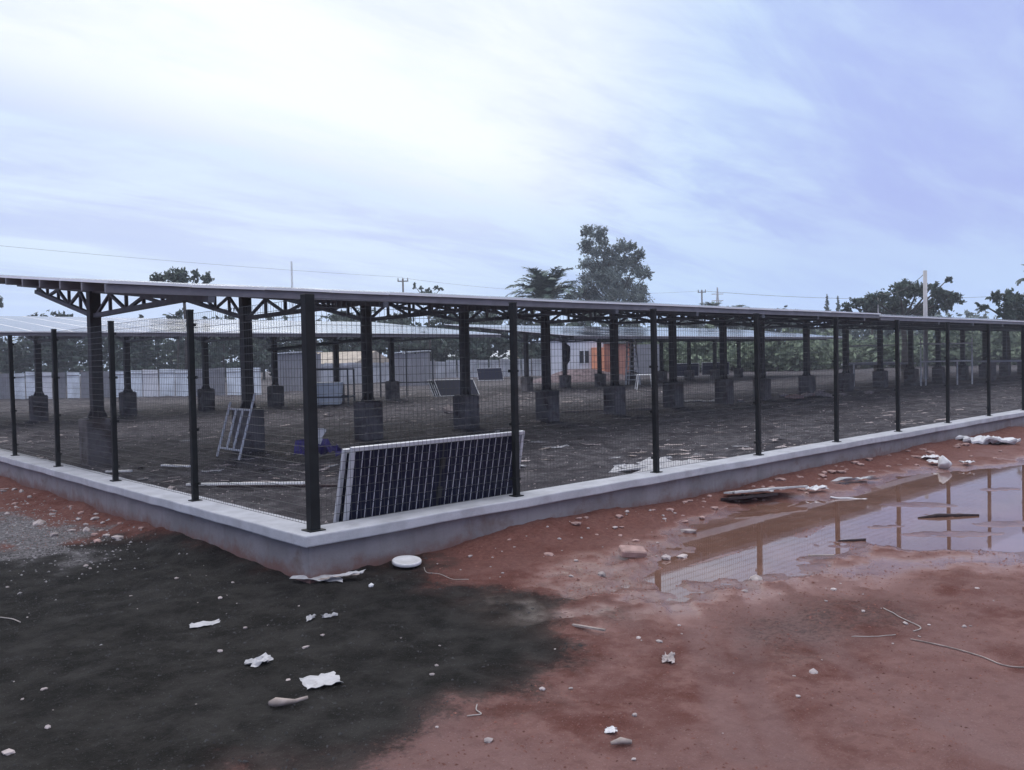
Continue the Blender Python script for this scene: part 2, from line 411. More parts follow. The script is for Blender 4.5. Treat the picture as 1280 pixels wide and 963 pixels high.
# ------------------------------------------------------------------ mesh builder
class MB:
    def __init__(s): s.v = []; s.f = []; s.mi = []
    def add(s, v, f, m=0):
        o = len(s.v)
        s.v += [tuple(p) for p in v]
        s.f += [tuple(i + o for i in q) for q in f]
        s.mi += [m] * len(f)
        return s
    def box(s, c, d, m=0, rz=0.0):
        x, y, z = d[0] / 2, d[1] / 2, d[2] / 2
        ca, sa = math.cos(rz), math.sin(rz)
        v = []
        for sx, sy, sz in ((-1, -1, -1), (1, -1, -1), (1, 1, -1), (-1, 1, -1), (-1, -1, 1), (1, -1, 1), (1, 1, 1), (-1, 1, 1)):
            a, b_ = sx * x, sy * y
            v.append((c[0] + a * ca - b_ * sa, c[1] + a * sa + b_ * ca, c[2] + sz * z))
        return s.add(v, [(0, 3, 2, 1), (4, 5, 6, 7), (0, 1, 5, 4), (1, 2, 6, 5), (2, 3, 7, 6), (3, 0, 4, 7)], m)
    def frustum(s, c, d0, d1, h, m=0):
        v = []
        for (dx, dy), z in ((d0, 0), (d1, h)):
            for sx, sy in ((-1, -1), (1, -1), (1, 1), (-1, 1)):
                v.append((c[0] + sx * dx / 2, c[1] + sy * dy / 2, c[2] + z))
        return s.add(v, [(0, 3, 2, 1), (4, 5, 6, 7), (0, 1, 5, 4), (1, 2, 6, 5), (2, 3, 7, 6), (3, 0, 4, 7)], m)
    def beam(s, a, b, wd, ht, m=0, upv=(0, 0, 1)):
        a = Vector(a); b = Vector(b); d = (b - a).normalized(); u = Vector(upv)
        if abs(d.dot(u)) > 0.98: u = Vector((1, 0, 0))
        sd = d.cross(u).normalized() * (wd / 2); uu = sd.cross(d).normalized() * (ht / 2)
        v = [a - sd - uu, a + sd - uu, a + sd + uu, a - sd + uu, b - sd - uu, b + sd - uu, b + sd + uu, b - sd + uu]
        return s.add(v, [(0, 1, 2, 3), (7, 6, 5, 4), (0, 4, 5, 1), (1, 5, 6, 2), (2, 6, 7, 3), (3, 7, 4, 0)], m)
    def tube(s, pts, rad, n=6, m=0, caps=True):
        pts = [Vector(p) for p in pts]
        rs = rad if isinstance(rad, (list, tuple)) else [rad] * len(pts)
        V = []; ref = Vector((0.31, 0.17, 0.93))
        for i, p in enumerate(pts):
            d = (pts[min(i + 1, len(pts) - 1)] - pts[max(i - 1, 0)]).normalized()
            a = d.cross(ref)
            if a.length < 0.05: a = d.cross(Vector((1, 0, 0)))
            a.normalize(); b = d.cross(a)
            V += [p + (a * math.cos(2 * math.pi * k / n) + b * math.sin(2 * math.pi * k / n)) * rs[i] for k in range(n)]
        F = [(i * n + k, i * n + (k + 1) % n, (i + 1) * n + (k + 1) % n, (i + 1) * n + k) for i in range(len(pts) - 1) for k in range(n)]
        if caps: F += [tuple(range(n))[::-1], tuple((len(pts) - 1) * n + k for k in range(n))]
        return s.add(V, F, m)
    def mesh(s, name, mats, smooth=False):
        me = bpy.data.meshes.new(name)
        me.from_pydata(s.v, [], s.f)
        for m in mats: me.materials.append(M[m] if isinstance(m, str) else m)
        if len(mats) > 1: me.polygons.foreach_set('material_index', s.mi)
        if smooth: me.polygons.foreach_set('use_smooth', [True] * len(s.f))
        me.update()
        return me


def ob(name, data, parent=None, loc=(0, 0, 0), rot=(0, 0, 0), sc=None):
    o = bpy.data.objects.new(name, data)
    COL.objects.link(o)
    o.parent = parent
    o.location = loc; o.rotation_euler = rot
    if sc is not None: o.scale = sc if hasattr(sc, '__len__') else (sc, sc, sc)
    return o


def tag(o, label, cat, group=None):
    o['label'] = label; o['category'] = cat
    if group: o['group'] = group
    return o


def thing(name, label, cat, loc, rot=(0, 0, 0), group=None):
    return tag(ob(name, None, None, loc, rot), label, cat, group)


def copy_tree(o, parent=None):
    c = o.copy(); COL.objects.link(c)
    if parent is not None: c.parent = parent
    for ch in list(o.children): copy_tree(ch, c)
    return c


build_ground()

# ------------------------------------------------------------------ puddle
def build_puddle():
    # the sheet lies level; the basin in the soil cuts its shoreline
    b = MB()
    xs = [1.0, 2.5, 4, 6, 8, 11, 14, 17]
    b.add([(0.7, -3.0, WATER_Z), (0.7, -1.2, WATER_Z), (6, -0.45, WATER_Z), (17, -0.7, WATER_Z), (17, -7.5, WATER_Z), (8, -6.8, WATER_Z), (4.0, -4.4, WATER_Z)],
          [(0, 6, 5, 4, 3, 2, 1)])
    m = bpy.data.materials.new('muddy_water')
    m.use_nodes = True
    t = m.node_tree; q = NT(t); p = t.nodes['Principled BSDF']
    co = q.n('ShaderNodeNewGeometry').outputs['Position']
    n = q.noise(co, 1.4, 4, 0.55)
    c = q.mix(q.step(n, 0.35, 0.7), rgb(0.15, 0.078, 0.058), rgb(0.20, 0.11, 0.085))
    t.links.new(c, p.inputs['Base Color'])
    p.inputs['Roughness'].default_value = 0.03
    p.inputs['IOR'].default_value = 1.48
    p.inputs['Specular IOR Level'].default_value = 1.0
    bp = q.n('ShaderNodeBump', ins={'Strength': 0.02, 'Distance': 0.01, 'Height': q.noise(co, 7, 2, 0.5)})
    t.links.new(bp.outputs[0], p.inputs['Normal'])
    o = ob('puddle_water', b.mesh('puddle_water', [m]))
    o['kind'] = 'structure'


build_puddle()

# ------------------------------------------------------------------ perimeter wall and fence
XR, YL = 66.0, 60.0            # how far the two sides run
wall = thing('perimeter_wall', 'low grey rendered plinth wall with pale concrete coping around the fenced site', 'wall', (0, 0, -0.8))


def corner_prism(x0, x1, z0, z1):
    """L-shaped band: outer offset x0 (negative), inner offset x1, along +x and +y"""
    P = [(x0, x0), (XR, x0), (XR, x1), (x1, x1), (x1, YL), (x0, YL)]
    v = [(a, b, z0) for a, b in P] + [(a, b, z1) for a, b in P]
    f = [(0, 3, 2, 1), (0, 5, 4, 3), (6, 7, 8, 9), (6, 9, 10, 11)]
    f += [(i, (i + 1) % 6, (i + 1) % 6 + 6, i + 6) for i in range(6)]
    return v, f


def roughen(me, amp):
    import bmesh
    bm = bmesh.new(); bm.from_mesh(me)
    for ax, lim in ((0, 26.0), (1, 18.0)):
        t_ = 0.4
        while t_ < lim:
            nrm = (1, 0, 0) if ax == 0 else (0, 1, 0)
            bmesh.ops.bisect_plane(bm, geom=bm.verts[:] + bm.edges[:] + bm.faces[:], plane_co=(t_ if ax == 0 else 0, t_ if ax == 1 else 0, 0), plane_no=nrm)
            t_ += 0.28
    for v_ in bm.verts:
        x, y, z = v_.co
        q_ = x * 1.0 + y * 1.37
        v_.co.z += amp * (vnoise(np.array([q_ * 1.9]), np.array([z * 3 + 5.0]))[0] - 0.5) + amp * 0.6 * (vnoise(np.array([q_ * 7.0]), np.array([z * 9]))[0] - 0.5)
        if y < 0.5 and x > 0.3: v_.co.y += amp * (vnoise(np.array([q_ * 2.3]), np.array([z * 4 + 15]))[0] - 0.5)
        if x < 0.5 and y > 0.3: v_.co.x += amp * (vnoise(np.array([q_ * 2.3]), np.array([z * 4 + 25]))[0] - 0.5)
    bm.to_mesh(me); bm.free()
    return me


def bevel_mesh(me, wd, seg=2):
    import bmesh
    bm = bmesh.new(); bm.from_mesh(me)
    bmesh.ops.recalc_face_normals(bm, faces=bm.faces)
    ed = [e for e in bm.edges if len(e.link_faces) == 2 and e.calc_face_angle(0) > 0.6]
    bmesh.ops.bevel(bm, geom=ed, offset=wd, segments=seg, profile=0.5, affect='EDGES')
    bm.to_mesh(me); bm.free()
    return me


v, f = corner_prism(-0.115, 0.115, 0.0, 0.712)
_t = M['plaster'].node_tree; _q = NT(_t); _b = _t.nodes['Principled BSDF']
_src = _b.inputs['Base Color'].links[0].from_socket
_co = _q.n('ShaderNodeNewGeometry').outputs['Position']
_z = _q.n('ShaderNodeSeparateXYZ', ins={0: _co}).outputs[2]
_zz = _q.math('ADD', _z, _q.math('MULTIPLY', _q.math('SUBTRACT', _q.noise(_co, 5.0, 6, 0.7), 0.5), 0.34))
_f = _q.math('MULTIPLY', _q.step(_zz, -0.24, -0.40), 0.85)
_c = _q.mix(_f, _src, rgb(0.17, 0.085, 0.07))
_run = _q.n('ShaderNodeMapping', ins={'Vector': _co, 'Scale': (9.0, 9.0, 0.7)}).outputs[0]
_c = _q.mix(_q.math('MULTIPLY', _q.step(_q.noise(_run, 1.0, 4, 0.6), 0.54, 0.70), 0.35), _c, rgb(0.16, 0.14, 0.145))
_t.links.new(_c, _b.inputs['Base Color'])
ob('wall_body', roughen(bevel_mesh(MB().add(v, f).mesh('wall_body', ['plaster']), 0.008), 0.006), wall)
v, f = corner_prism(-0.18, 0.18, 0.704, 0.80)
ob('coping', roughen(bevel_mesh(MB().add(v, f).mesh('coping', ['coping']), 0.012), 0.010), wall)

fence = thing('mesh_fence', 'black steel posts carrying fine welded wire mesh on top of the low wall', 'fence', (0, 0, 0))
SX, SY = 2.378, 2.412
pm = bevel_mesh(MB().box((0, 0, 1.0), (0.06, 0.06, 2.0)).mesh('fence_post', ['post']), 0.004, 1)
plate = MB().box((0, 0, 0.005), (0.11, 0.11, 0.010)).mesh('base_plate', ['post'])
cpm = bevel_mesh(MB().box((0, 0, 1.0), (0.088, 0.088, 2.0)).mesh('corner_post', ['post']), 0.004, 1)
cplate = MB().box((0, 0, 0.005), (0.15, 0.15, 0.010)).mesh('corner_plate', ['post'])
o = ob('corner_post', cpm, fence); ob('base_plate', cplate, o)
NX, NY = 27, 24
clip_me = MB().box((0, 0.0, 0), (0.066, 0.066, 0.022)).box((0.0, 0.040, 0), (0.085, 0.014, 0.03)).mesh('mesh_clip', ['post'])
cap_me = MB().frustum((0, 0, 1.999), (0.068, 0.068), (0.058, 0.058), 0.012).mesh('post_cap', ['post'])
for k in range(1, NX):
    o = ob('fence_post', pm, fence, (k * SX, 0, 0), (R(RNG.normal(0, 0.25)), R(RNG.normal(0, 0.25)), 0)); ob('base_plate', plate, o); [ob('mesh_clip', clip_me, o, (0, 0, z_)) for z_ in (0.18, 0.75, 1.3, 1.85)]; ob('post_cap', cap_me, o)
for k in range(1, NY):
    o = ob('fence_post', pm, fence, (0, k * SY, 0), (R(RNG.normal(0, 0.25)), R(RNG.normal(0, 0.25)), R(-90))); ob('base_plate', plate, o); [ob('mesh_clip', clip_me, o, (0, 0, z_)) for z_ in (0.18, 0.75, 1.3, 1.85)]; ob('post_cap', cap_me, o)


def wire_panel(L, near):
    b = MB()
    wv, wh = (0.0023, 0.0038)
    y = 0.034
    for i in range(1, int(L / 0.05)):
        x = i * 0.05
        b.beam((x, y, 0.03), (x, y, 1.97), wv, wv)
    for i in range(0, 27):
        z = 0.03 + i * 1.94 / 26
        b.beam((0.0, y - 0.004, z), (L, y - 0.004, z), wh, wh)
    return b.mesh('wire_panel', ['wire'])


wpx = wire_panel(SX, True); wpy = wire_panel(SY, True)
for k in range(NX - 1):
    o = ob('wire_panel', wpx, fence, (k * SX, 0, 0)); o['kind'] = 'stuff'
for k in range(NY - 1):
    o = ob('wire_panel', wpy, fence, (0, (k + 1) * SY, 0), (0, 0, R(-90))); o['kind'] = 'stuff'


# ------------------------------------------------------------------ solar canopies
SL = 0.1005                         # rise of the roof per metre across the row


def ztop(dy): return 2.93 + SL * dy


pedestal_me = bevel_mesh(MB().box((0, 0, 0.0), (0.5, 0.5, 1.7)).mesh('concrete_pedestal', ['pedestal']), 0.015, 1)
gus = MB().frustum((0, 0, 0.0), (0.42, 0.42), (0.40, 0.40), 0.02).frustum((0, 0, 0.02), (0.36, 0.05), (0.22, 0.05), 0.16).frustum((0, 0, 0.02), (0.05, 0.36), (0.05, 0.22), 0.16)
gus_me = gus.mesh('base_plate', ['steel'])
PW, PL = 1.12, 2.06                 # roof module
pan = MB()
# frame rails and the laminate between them; the top glass, the dark underside
pan.box((0, 0, 0.0), (PW - 0.02, PL - 0.02, 0.036), 1)
pan.add([(-PW / 2 + 0.03, -PL / 2 + 0.03, 0.0195), (PW / 2 - 0.03, -PL / 2 + 0.03, 0.0195), (PW / 2 - 0.03, PL / 2 - 0.03, 0.0195), (-PW / 2 + 0.03, PL / 2 - 0.03, 0.0195)], [(0, 1, 2, 3)], 0)
pan.add([(-PW / 2 + 0.03, -PL / 2 + 0.03, -0.0195), (PW / 2 - 0.03, -PL / 2 + 0.03, -0.0195), (PW / 2 - 0.03, PL / 2 - 0.03, -0.0195), (-PW / 2 + 0.03, PL / 2 - 0.03, -0.0195)], [(3, 2, 1, 0)], 2)
roof_panel_me = pan.mesh('roof_panel', ['pglass', 'alu', 'back'])
strut_cache = {}


def strut_mesh(a, b, key):
    if key not in strut_cache:
        strut_cache[key] = MB().beam((0, a[0], a[1]), (0, b[0], b[1]), 0.05, 0.05).mesh('strut', ['truss'])
    return strut_cache[key]


def truss_nodes():
    botz = lambda d: (2.41 - 0.008 * d if d < 0 else 2.41 + 0.195 * d)
    out = []
    D = [-4.1, -3.3, -2.5, -1.7, -0.9, -0.14, 0.14, 0.75, 1.45, 2.15, 2.9, 3.6]
    n = 0
    for i, d in enumerate(D):
        if abs(d) > 0.2: out.append(((d, botz(d)), (d, ztop(d) - 0.09)))
    for i in range(len(D) - 1):
        if i == 5: continue
        a, b = D[i], D[i + 1]
        if (i % 2 == 0) == (i < 5):
            out.append(((a, ztop(a) - 0.09), (b, botz(b))))
        else:
            out.append(((a, botz(a)), (b, ztop(b) - 0.09)))
    return out, botz


TN, BOTZ = truss_nodes()
tc_me = MB().beam((0, -5.1, ztop(-5.1) - 0.045), (0, 5.1, ztop(5.1) - 0.045), 0.10, 0.09).mesh('top_chord', ['truss'])
bc = MB().beam((0, -4.2, BOTZ(-4.2)), (0, -0.1, BOTZ(-0.1)), 0.09, 0.08).beam((0, 0.1, BOTZ(0.1)), (0, 3.7, BOTZ(3.7)), 0.09, 0.08)
bc_me = bc.mesh('bottom_chord', ['truss'])
web = MB()
for a, b_ in TN: web.beam((0, a[0], a[1]), (0, b_[0], b_[1]), 0.05, 0.05)
web_me = web.mesh('truss_web', ['truss'])


def canopy(label, X0, Y, xs, x_start, ncols, z_off, slope_x, detailed, grp='solar canopies on steel columns'):
    """columns at xs along the row, roof modules from x_start"""
    t = thing('solar_canopy', label, 'solar canopy', (X0, Y, z_off), group=grp)
    col_me = bevel_mesh(MB().box((0, 0, (0.5 + 2.86) / 2 + 0.01), (0.20, 0.20, 2.86 - 0.5 - 0.02)).mesh('column', ['steel']), 0.01, 1)
    for x in xs:
        dx = x - X0; dz = slope_x * dx
        c = ob('column', col_me, t, (dx, 0, dz))
        ob('concrete_pedestal', pedestal_me, c, (RNG.normal(0, 0.012), RNG.normal(0, 0.012), 0.5 - 0.85 - abs(RNG.normal(0, 0.004))), (0, 0, RNG.normal(0, 0.03)), (1 + RNG.normal(0, 0.025), 1 + RNG.normal(0, 0.025), 1))
        ob('base_plate', gus_me, c, (0, 0, 0.5))
        tr = ob('roof_truss', tc_me, t, (dx, 0, dz))
        ob('bottom_chord', bc_me, tr)
        if detailed:
            for i, (a, b_) in enumerate(TN): ob('strut', strut_mesh(a, b_, i), tr)
        else:
            ob('truss_web', web_me, tr)
    L = ncols * PW
    for d in (-5.06, -4.1, -3.1, -2.05, -1.05, 0.0, 1.05, 2.05, 3.1, 4.1, 5.06):
        me = MB().beam((x_start - X0, d, ztop(d) + 0.06 + slope_x * (x_start - X0)), (x_start - X0 + L, d, ztop(d) + 0.06 + slope_x * (x_start - X0 + L)), 0.06, 0.115).mesh('purlin', ['purlin'])
        ob('purlin', me, t)
    ang = math.atan(SL); angx = -math.atan(slope_x)
    for i in range(ncols):
        for j in range(5):
            d = -5.15 + PL * 0.995 * (j + 0.5)
            lx = x_start - X0 + PW * (i + 0.5)
            o = ob('roof_panel', roof_panel_me, t, (lx, d, ztop(d) + 0.1405 + slope_x * lx + RNG.normal(0, 0.002)), (ang + RNG.normal(0, 0.0025), angx + RNG.normal(0, 0.003), 0))
    return t


XA = [1.58 + 3.0 * k for k in range(8)]
XB = [25.15 + 3.45 * k for k in range(12)]
canopy('long solar canopy nearest the camera, its roof edge running along the fence', 1.58, 10.5, XA, 0.15, 21, 0.0, 0.006, True)
canopy('solar canopy continuing the near row toward the right end of the fence', 25.15, 10.5, XB, 23.76, 36, 0.075, 0.0055, False)
XC = [1.8 + 3.04 * k for k in range(7)]
XD = [29.0 + 3.05 * k for k in range(9)]
canopy('second row solar canopy on the left, white roof seen beneath the near trusses', 1.8, 27.1, XC, -2.2, 22, 0.03, 0.003, False)
canopy('second row solar canopy on the right, standing before the white and orange building', 29.0, 27.1, XD, 27.4, 26, 0.06, 0.003, False)


# ------------------------------------------------------------------ solar modules stood on the ground
MW, MH = 2.15, 1.10


def cell_mesh():
    cw, ch = (MW - 0.10 - 0.012) / 24, (MH - 0.08) / 6
    hw, hh = cw / 2, ch / 2
    n = 0.0048
    # a cell touches its neighbour only at the corners, where the ribbons cross
    v = [(-hw, -hh), (-hw + n, -hh + 0.010), (-hw + n, hh - 0.010), (-hw, hh), (hw, hh), (hw - n, hh - 0.010), (hw - n, -hh + 0.010), (hw, -hh)]
    return MB().add([(a, 0.0, b) for a, b in v], [tuple(range(8))]).mesh('solar_cell', ['cell']), cw, ch


cell_me, CW, CH = cell_mesh()
# local frame: module stands in the xz plane from z=0, thickness in y (front/visible side is -y)
fr = MB()
fr.box((0, 0, 0.0175), (MW, 0.035, 0.035)).box((0, 0, MH - 0.0175), (MW, 0.035, 0.035))
fr.box((-MW / 2 + 0.0175, 0, MH / 2), (0.035, 0.0352, MH - 0.071)).box((MW / 2 - 0.0175, 0, MH / 2), (0.035, 0.0352, MH - 0.071))
M['alu2'] = mat('dull_aluminium', (0.52, 0.52, 0.56), 0.45, 0.4, var=0.1, scale=6)
frame_me = fr.mesh('module_frame', ['alu2'])
lam_me = MB().box((0, 0.006, MH / 2), (MW - 0.07, 0.005, MH - 0.07)).mesh('laminate', ['cellgap'])
lamdark_me = MB().box((0, 0.0, MH / 2), (MW - 0.07, 0.006, MH - 0.07)).mesh('laminate', ['cell'])
jb_me = MB().box((0, -0.008, 0), (0.055, 0.02, 0.11)).box((0, -0.019, 0), (0.03, 0.003, 0.06)).mesh('junction_box', ['jbox'])

ribbon_me = MB().box((0, 0.002, MH / 2), (0.022, 0.003, MH - 0.075)).mesh('centre_ribbon', ['jbox'])


def module(label, loc, rz, tilt, cells=False, rx_extra=0.0, grp=None):
    """tilt > 0: top leans toward -y of its own frame"""
    t = thing('solar_module', label, 'solar panel', loc, (tilt, 0, rz), grp)
    ob('module_frame', frame_me, t)
    if cells:
        ob('laminate', lam_me, t)
        for half in (-1, 1):
            for i in range(12):
                for j in range(6):
                    x = half * (0.006 + CW * (i + 0.5))
                    z = 0.04 + CH * (j + 0.5)
                    ob('solar_cell', cell_me, t, (x, 0.0025, z))
        for z in (0.25, 0.55, 0.85): ob('junction_box', jb_me, t, (0, 0.0, z))
        ob('centre_ribbon', ribbon_me, t)
    else:
        ob('laminate', lamdark_me, t)
    return t


# the big module leaning its top against the fence, a second one behind it
th = math.asin(0.235 / MH)
module('large solar panel leaning on the fence between the corner post and the next', (0.46 + MW / 2, 0.345, -0.415), R(0.0), th, cells=True)
module('solar panel hidden behind the large leaning one, only its edge showing', (0.42 + MW / 2, 0.46, -0.42), R(0.0), th + 0.045)
# modules far inside, leaned back on the pedestals


def lean_far(label, xa, ya, xb, yb, tilt, n=1, grp=None):
    cx, cy = (xa + xb) / 2, (ya + yb) / 2
    rz = math.atan2(yb - ya, xb - xa)
    for i in range(n):
        nx, ny = -math.sin(rz), math.cos(rz)
        lab = label if n == 1 else label[i]
        module(lab, (cx + nx * 0.05 * i - math.cos(rz) * 0.09 * i, cy + ny * 0.05 * i - math.sin(rz) * 0.09 * i, gz(cx, cy) + 0.02), rz, -tilt, grp=grp)


lean_far(['foremost solar panel of the stack propped behind a near row pedestal', 'second solar panel of the stack propped behind a near row pedestal',
          'third solar panel of the stack propped behind a near row pedestal', 'rearmost solar panel of the stack propped behind a near row pedestal'],
         22.2, 26.2, 24.3, 25.64, 0.75, 4, 'solar panels stacked leaning')
lean_far('single dark solar panel leaning near the pale metal fence', 41.4, 45.4, 43.35, 44.5, 0.40)
lean_far('dark solar panel lying back beside another behind the near row pedestals', 51.7, 34.0, 52.75, 32.15, 0.35)
lean_far('dark solar panel with white frame between two near row pedestals', 54.5, 33.1, 55.55, 31.2, 0.35)


# ------------------------------------------------------------------ small flat things
def sheet_mesh(name, w_, h_, amp, seed, mname, nx=9, ny=6, thick=0.002, jag=0.12, fold=0.0):
    rg = np.random.default_rng(seed)
    V = []
    for j in range(ny + 1):
        for i in range(nx + 1):
            u, v_ = i / nx - 0.5, j / ny - 0.5
            ex = 1 + jag * (rg.random() - 0.5) * (2 if i in (0, nx) or j in (0, ny) else 0.3)
            x, y = u * w_ * ex, v_ * h_ * (1 + jag * (rg.random() - 0.5))
            z = amp * (rg.random() * 0.7 + 0.6 * abs(math.sin(5.1 * u + seed)) * abs(math.cos(4.0 * v_ + 2 * seed))) + fold * abs(u) * w_
            V.append((x, y, z + 0.003))
    n = len(V)
    V += [(a, b, c - thick) for a, b, c in V]
    F = []
    s = nx + 1
    for j in range(ny):
        for i in range(nx):
            q = (j * s + i, j * s + i + 1, (j + 1) * s + i + 1, (j + 1) * s + i)
            F.append(q); F.append(tuple(k + n for k in q[::-1]))
    bd = [i for i in range(s)] + [j * s + nx for j in range(1, ny + 1)] + [ny * s + i for i in range(nx - 1, -1, -1)] + [j * s for j in range(ny - 1, 0, -1)]
    for k in range(len(bd)):
        a, b = bd[k], bd[(k + 1) % len(bd)]
        F.append((b, a, a + n, b + n))
    return MB().add(V, F).mesh(name, [mname])


def rock_mesh(name, seed, mname, flat=0.65, sub=1):
    import bmesh
    bm = bmesh.new()
    bmesh.ops.create_icosphere(bm, subdivisions=sub, radius=1.0)
    rg = np.random.default_rng(seed)
    ax = rg.random((7, 3)) - 0.5
    for vtx in bm.verts:
        p = np.array(vtx.co)
        for a in ax:                       # random flattening planes make it read as broken stone
            a_ = a / np.linalg.norm(a)
            dd = p @ a_
            if dd > 0.62: p = p - a_ * (dd - 0.62) * 0.9
        p *= 1 + 0.16 * (rg.random() - 0.5)
        p[2] *= flat
        vtx.co = p
    me = bpy.data.meshes.new(name)
    bm.to_mesh(me); bm.free()
    me.materials.append(M[mname])
    return me


ROCKS = [rock_mesh('stone', 11 + i, 'stone', 0.5 + 0.1 * (i % 3)) for i in range(6)]
ROCKR = [rock_mesh('clod', 31 + i, 'brickst', 0.6) for i in range(4)]


def put(name, me, x, y, label, cat, rz=0.0, dz=0.0, rot=None, group=None, sc=None):
    o = ob(name, me, None, (x, y, gz(x, y) + dz), rot if rot else (0, 0, rz), sc)
    return tag(o, label, cat, group)


# white bucket lid
lid = thing('bucket_lid', 'round white plastic lid lying beside the wall near its corner', 'lid', (0.72, -0.33, gz(0.72, -0.33) + 0.02), (0.10, -0.03, 0))
b = MB()
n = 40
prof = [(0.0, 0.030), (0.112, 0.030), (0.116, 0.034), (0.135, 0.034), (0.140, 0.028), (0.140, 0.004), (0.132, 0.0), (0.128, 0.004), (0.0, 0.012)]
for k in range(n):
    for r_, z in prof: b.v.append((r_ * math.cos(2 * math.pi * k / n), r_ * math.sin(2 * math.pi * k / n), z))
m_ = len(prof)
for k in range(n):
    for i in range(m_ - 1):
        b.f.append((k * m_ + i, k * m_ + i + 1, ((k + 1) % n) * m_ + i + 1, ((k + 1) % n) * m_ + i)); b.mi.append(0)
ob('lid_disc', b.mesh('lid_disc', ['whiteplas'], True), lid, sc=0.92)

put('paper_scrap', sheet_mesh('paper_scrap', 0.20, 0.10, 0.012, 5, 'paper'), -1.18, -0.51, 'oblong torn white paper on black sand, farthest left of the scraps', 'paper', R(-20))
put('paper_scrap', sheet_mesh('paper_scrap', 0.15, 0.10, 0.035, 8, 'paper', jag=0.5), -1.29, -1.54, 'crumpled white paper scrap on black sand left of the larger square sheet', 'paper', R(10))
put('paper_scrap', sheet_mesh('paper_scrap', 0.20, 0.19, 0.016, 9, 'paper', jag=0.1), -1.19, -2.10, 'largest white paper sheet on the black sand, nearly square', 'paper', R(-14))
put('driftwood_stick', MB().tube([(-0.10, 0.02, 0.02), (-0.07, 0.0, 0.028), (-0.03, 0, 0.025), (0.03, 0.004, 0.02), (0.10, 0.012, 0.03)], [0.014, 0.026, 0.020, 0.011, 0.009], 7).mesh('driftwood_stick', ['wood'], True),
    -1.48, -2.26, 'short pale knobbly stick in front of the square paper sheet', 'stick', R(-28))
for i, (x, y, l) in enumerate(((-0.62, -1.0, 'small white bent wrapper on black sand, left one of the pair'), (-0.50, -1.06, 'small white flattened wrapper on black sand, right one of the pair'))):
    put('wrapper', sheet_mesh('wrapper', 0.10, 0.045, 0.025, 21 + i, 'paper', jag=0.6), x, y, l, 'wrapper', R(40 - 70 * i))
# folded card bundle just off the wall corner
bd = thing('folded_cardboard', 'folded strips of grey white cardboard lying before the wall corner', 'cardboard', (0.0, -0.22, gz(0, -0.22) + 0.01), (0, 0, R(-72)))
ob('card_strip', sheet_mesh('card_strip', 0.42, 0.15, 0.02, 41, 'paper', jag=0.25), bd, (-0.08, 0, 0), (0.06, 0, 0.15))
ob('card_strip', sheet_mesh('card_strip', 0.26, 0.07, 0.02, 42, 'paper', jag=0.2), bd, (0.16, 0.05, 0.035), (0.1, -0.12, 0.7))
ob('card_strip', sheet_mesh('card_strip', 0.30, 0.06, 0.015, 43, 'wood', jag=0.2), bd, (0.12, 0.0, 0.025), (-0.1, -0.08, 0.62))
put('stone', rock_mesh('stone', 77, 'whiteplas', 0.8), 0.16, -0.61, 'small white pebble on dark soil in front of the white lid', 'stone', 0.4, 0.01, sc=0.028)
put('broken_shard', sheet_mesh('broken_shard', 0.06, 0.05, 0.012, 44, 'whiteplas', jag=0.6), -0.54, -3.72, 'small white shard on red soil close to the camera', 'shard', 0.6)
put('bark_chip', MB().tube([(-0.05, 0, 0.012), (0, 0.006, 0.02), (0.05, 0, 0.014)], [0.008, 0.017, 0.010], 6).mesh('bark_chip', ['wood'], True), -0.62, -3.85, 'brown bark chip on red soil just below the white shard', 'bark chip', R(-40))
put('wooden_splinter', MB().beam((-0.13, 0, 0.02), (0.13, 0, 0.03), 0.02, 0.012).mesh('wooden_splinter', ['wood']), 0.57, -2.59, 'pale wooden splinter on grey sand beyond the black patch edge', 'stick', R(-82))
put('cement_flake', sheet_mesh('cement_flake', 0.13, 0.07, 0.02, 46, 'stone', jag=0.5), 0.50, -3.30, 'pale cement flake alone on the red soil', 'flake', R(30))
put('stone', ROCKS[2], 0.90, -4.03, 'white stone half sunk in the reddish soil at lower right', 'stone', 0.3, 0.0, sc=0.035)
put('stone', ROCKS[1], -2.72, -1.85, 'pale brown stone at the lower left corner on dark soil', 'stone', 1.3, 0.0, sc=0.035)


def cord(name, pts, rad, mname, label, cat='wire'):
    P = [Vector((x, y, gz(x, y) + 0.006)) for x, y in pts]
    Q = []
    for i in range(len(P) - 1):
        for k in range(5):
            t_ = k / 5
            p0, p1, p2, p3 = P[max(i - 1, 0)], P[i], P[i + 1], P[min(i + 2, len(P) - 1)]
            q = 0.5 * ((2 * p1) + (p2 - p0) * t_ + (2 * p0 - 5 * p1 + 4 * p2 - p3) * t_ ** 2 + (3 * p1 - p0 - 3 * p2 + p3) * t_ ** 3)
            q.z = max(q.z, gz(q.x, q.y) + rad)
            Q.append(q)
    Q.append(P[-1])
    c0 = Q[0].copy()
    return tag(ob(name, MB().tube([q - c0 for q in Q], rad, 6).mesh(name, [mname], True), None, c0), label, cat)


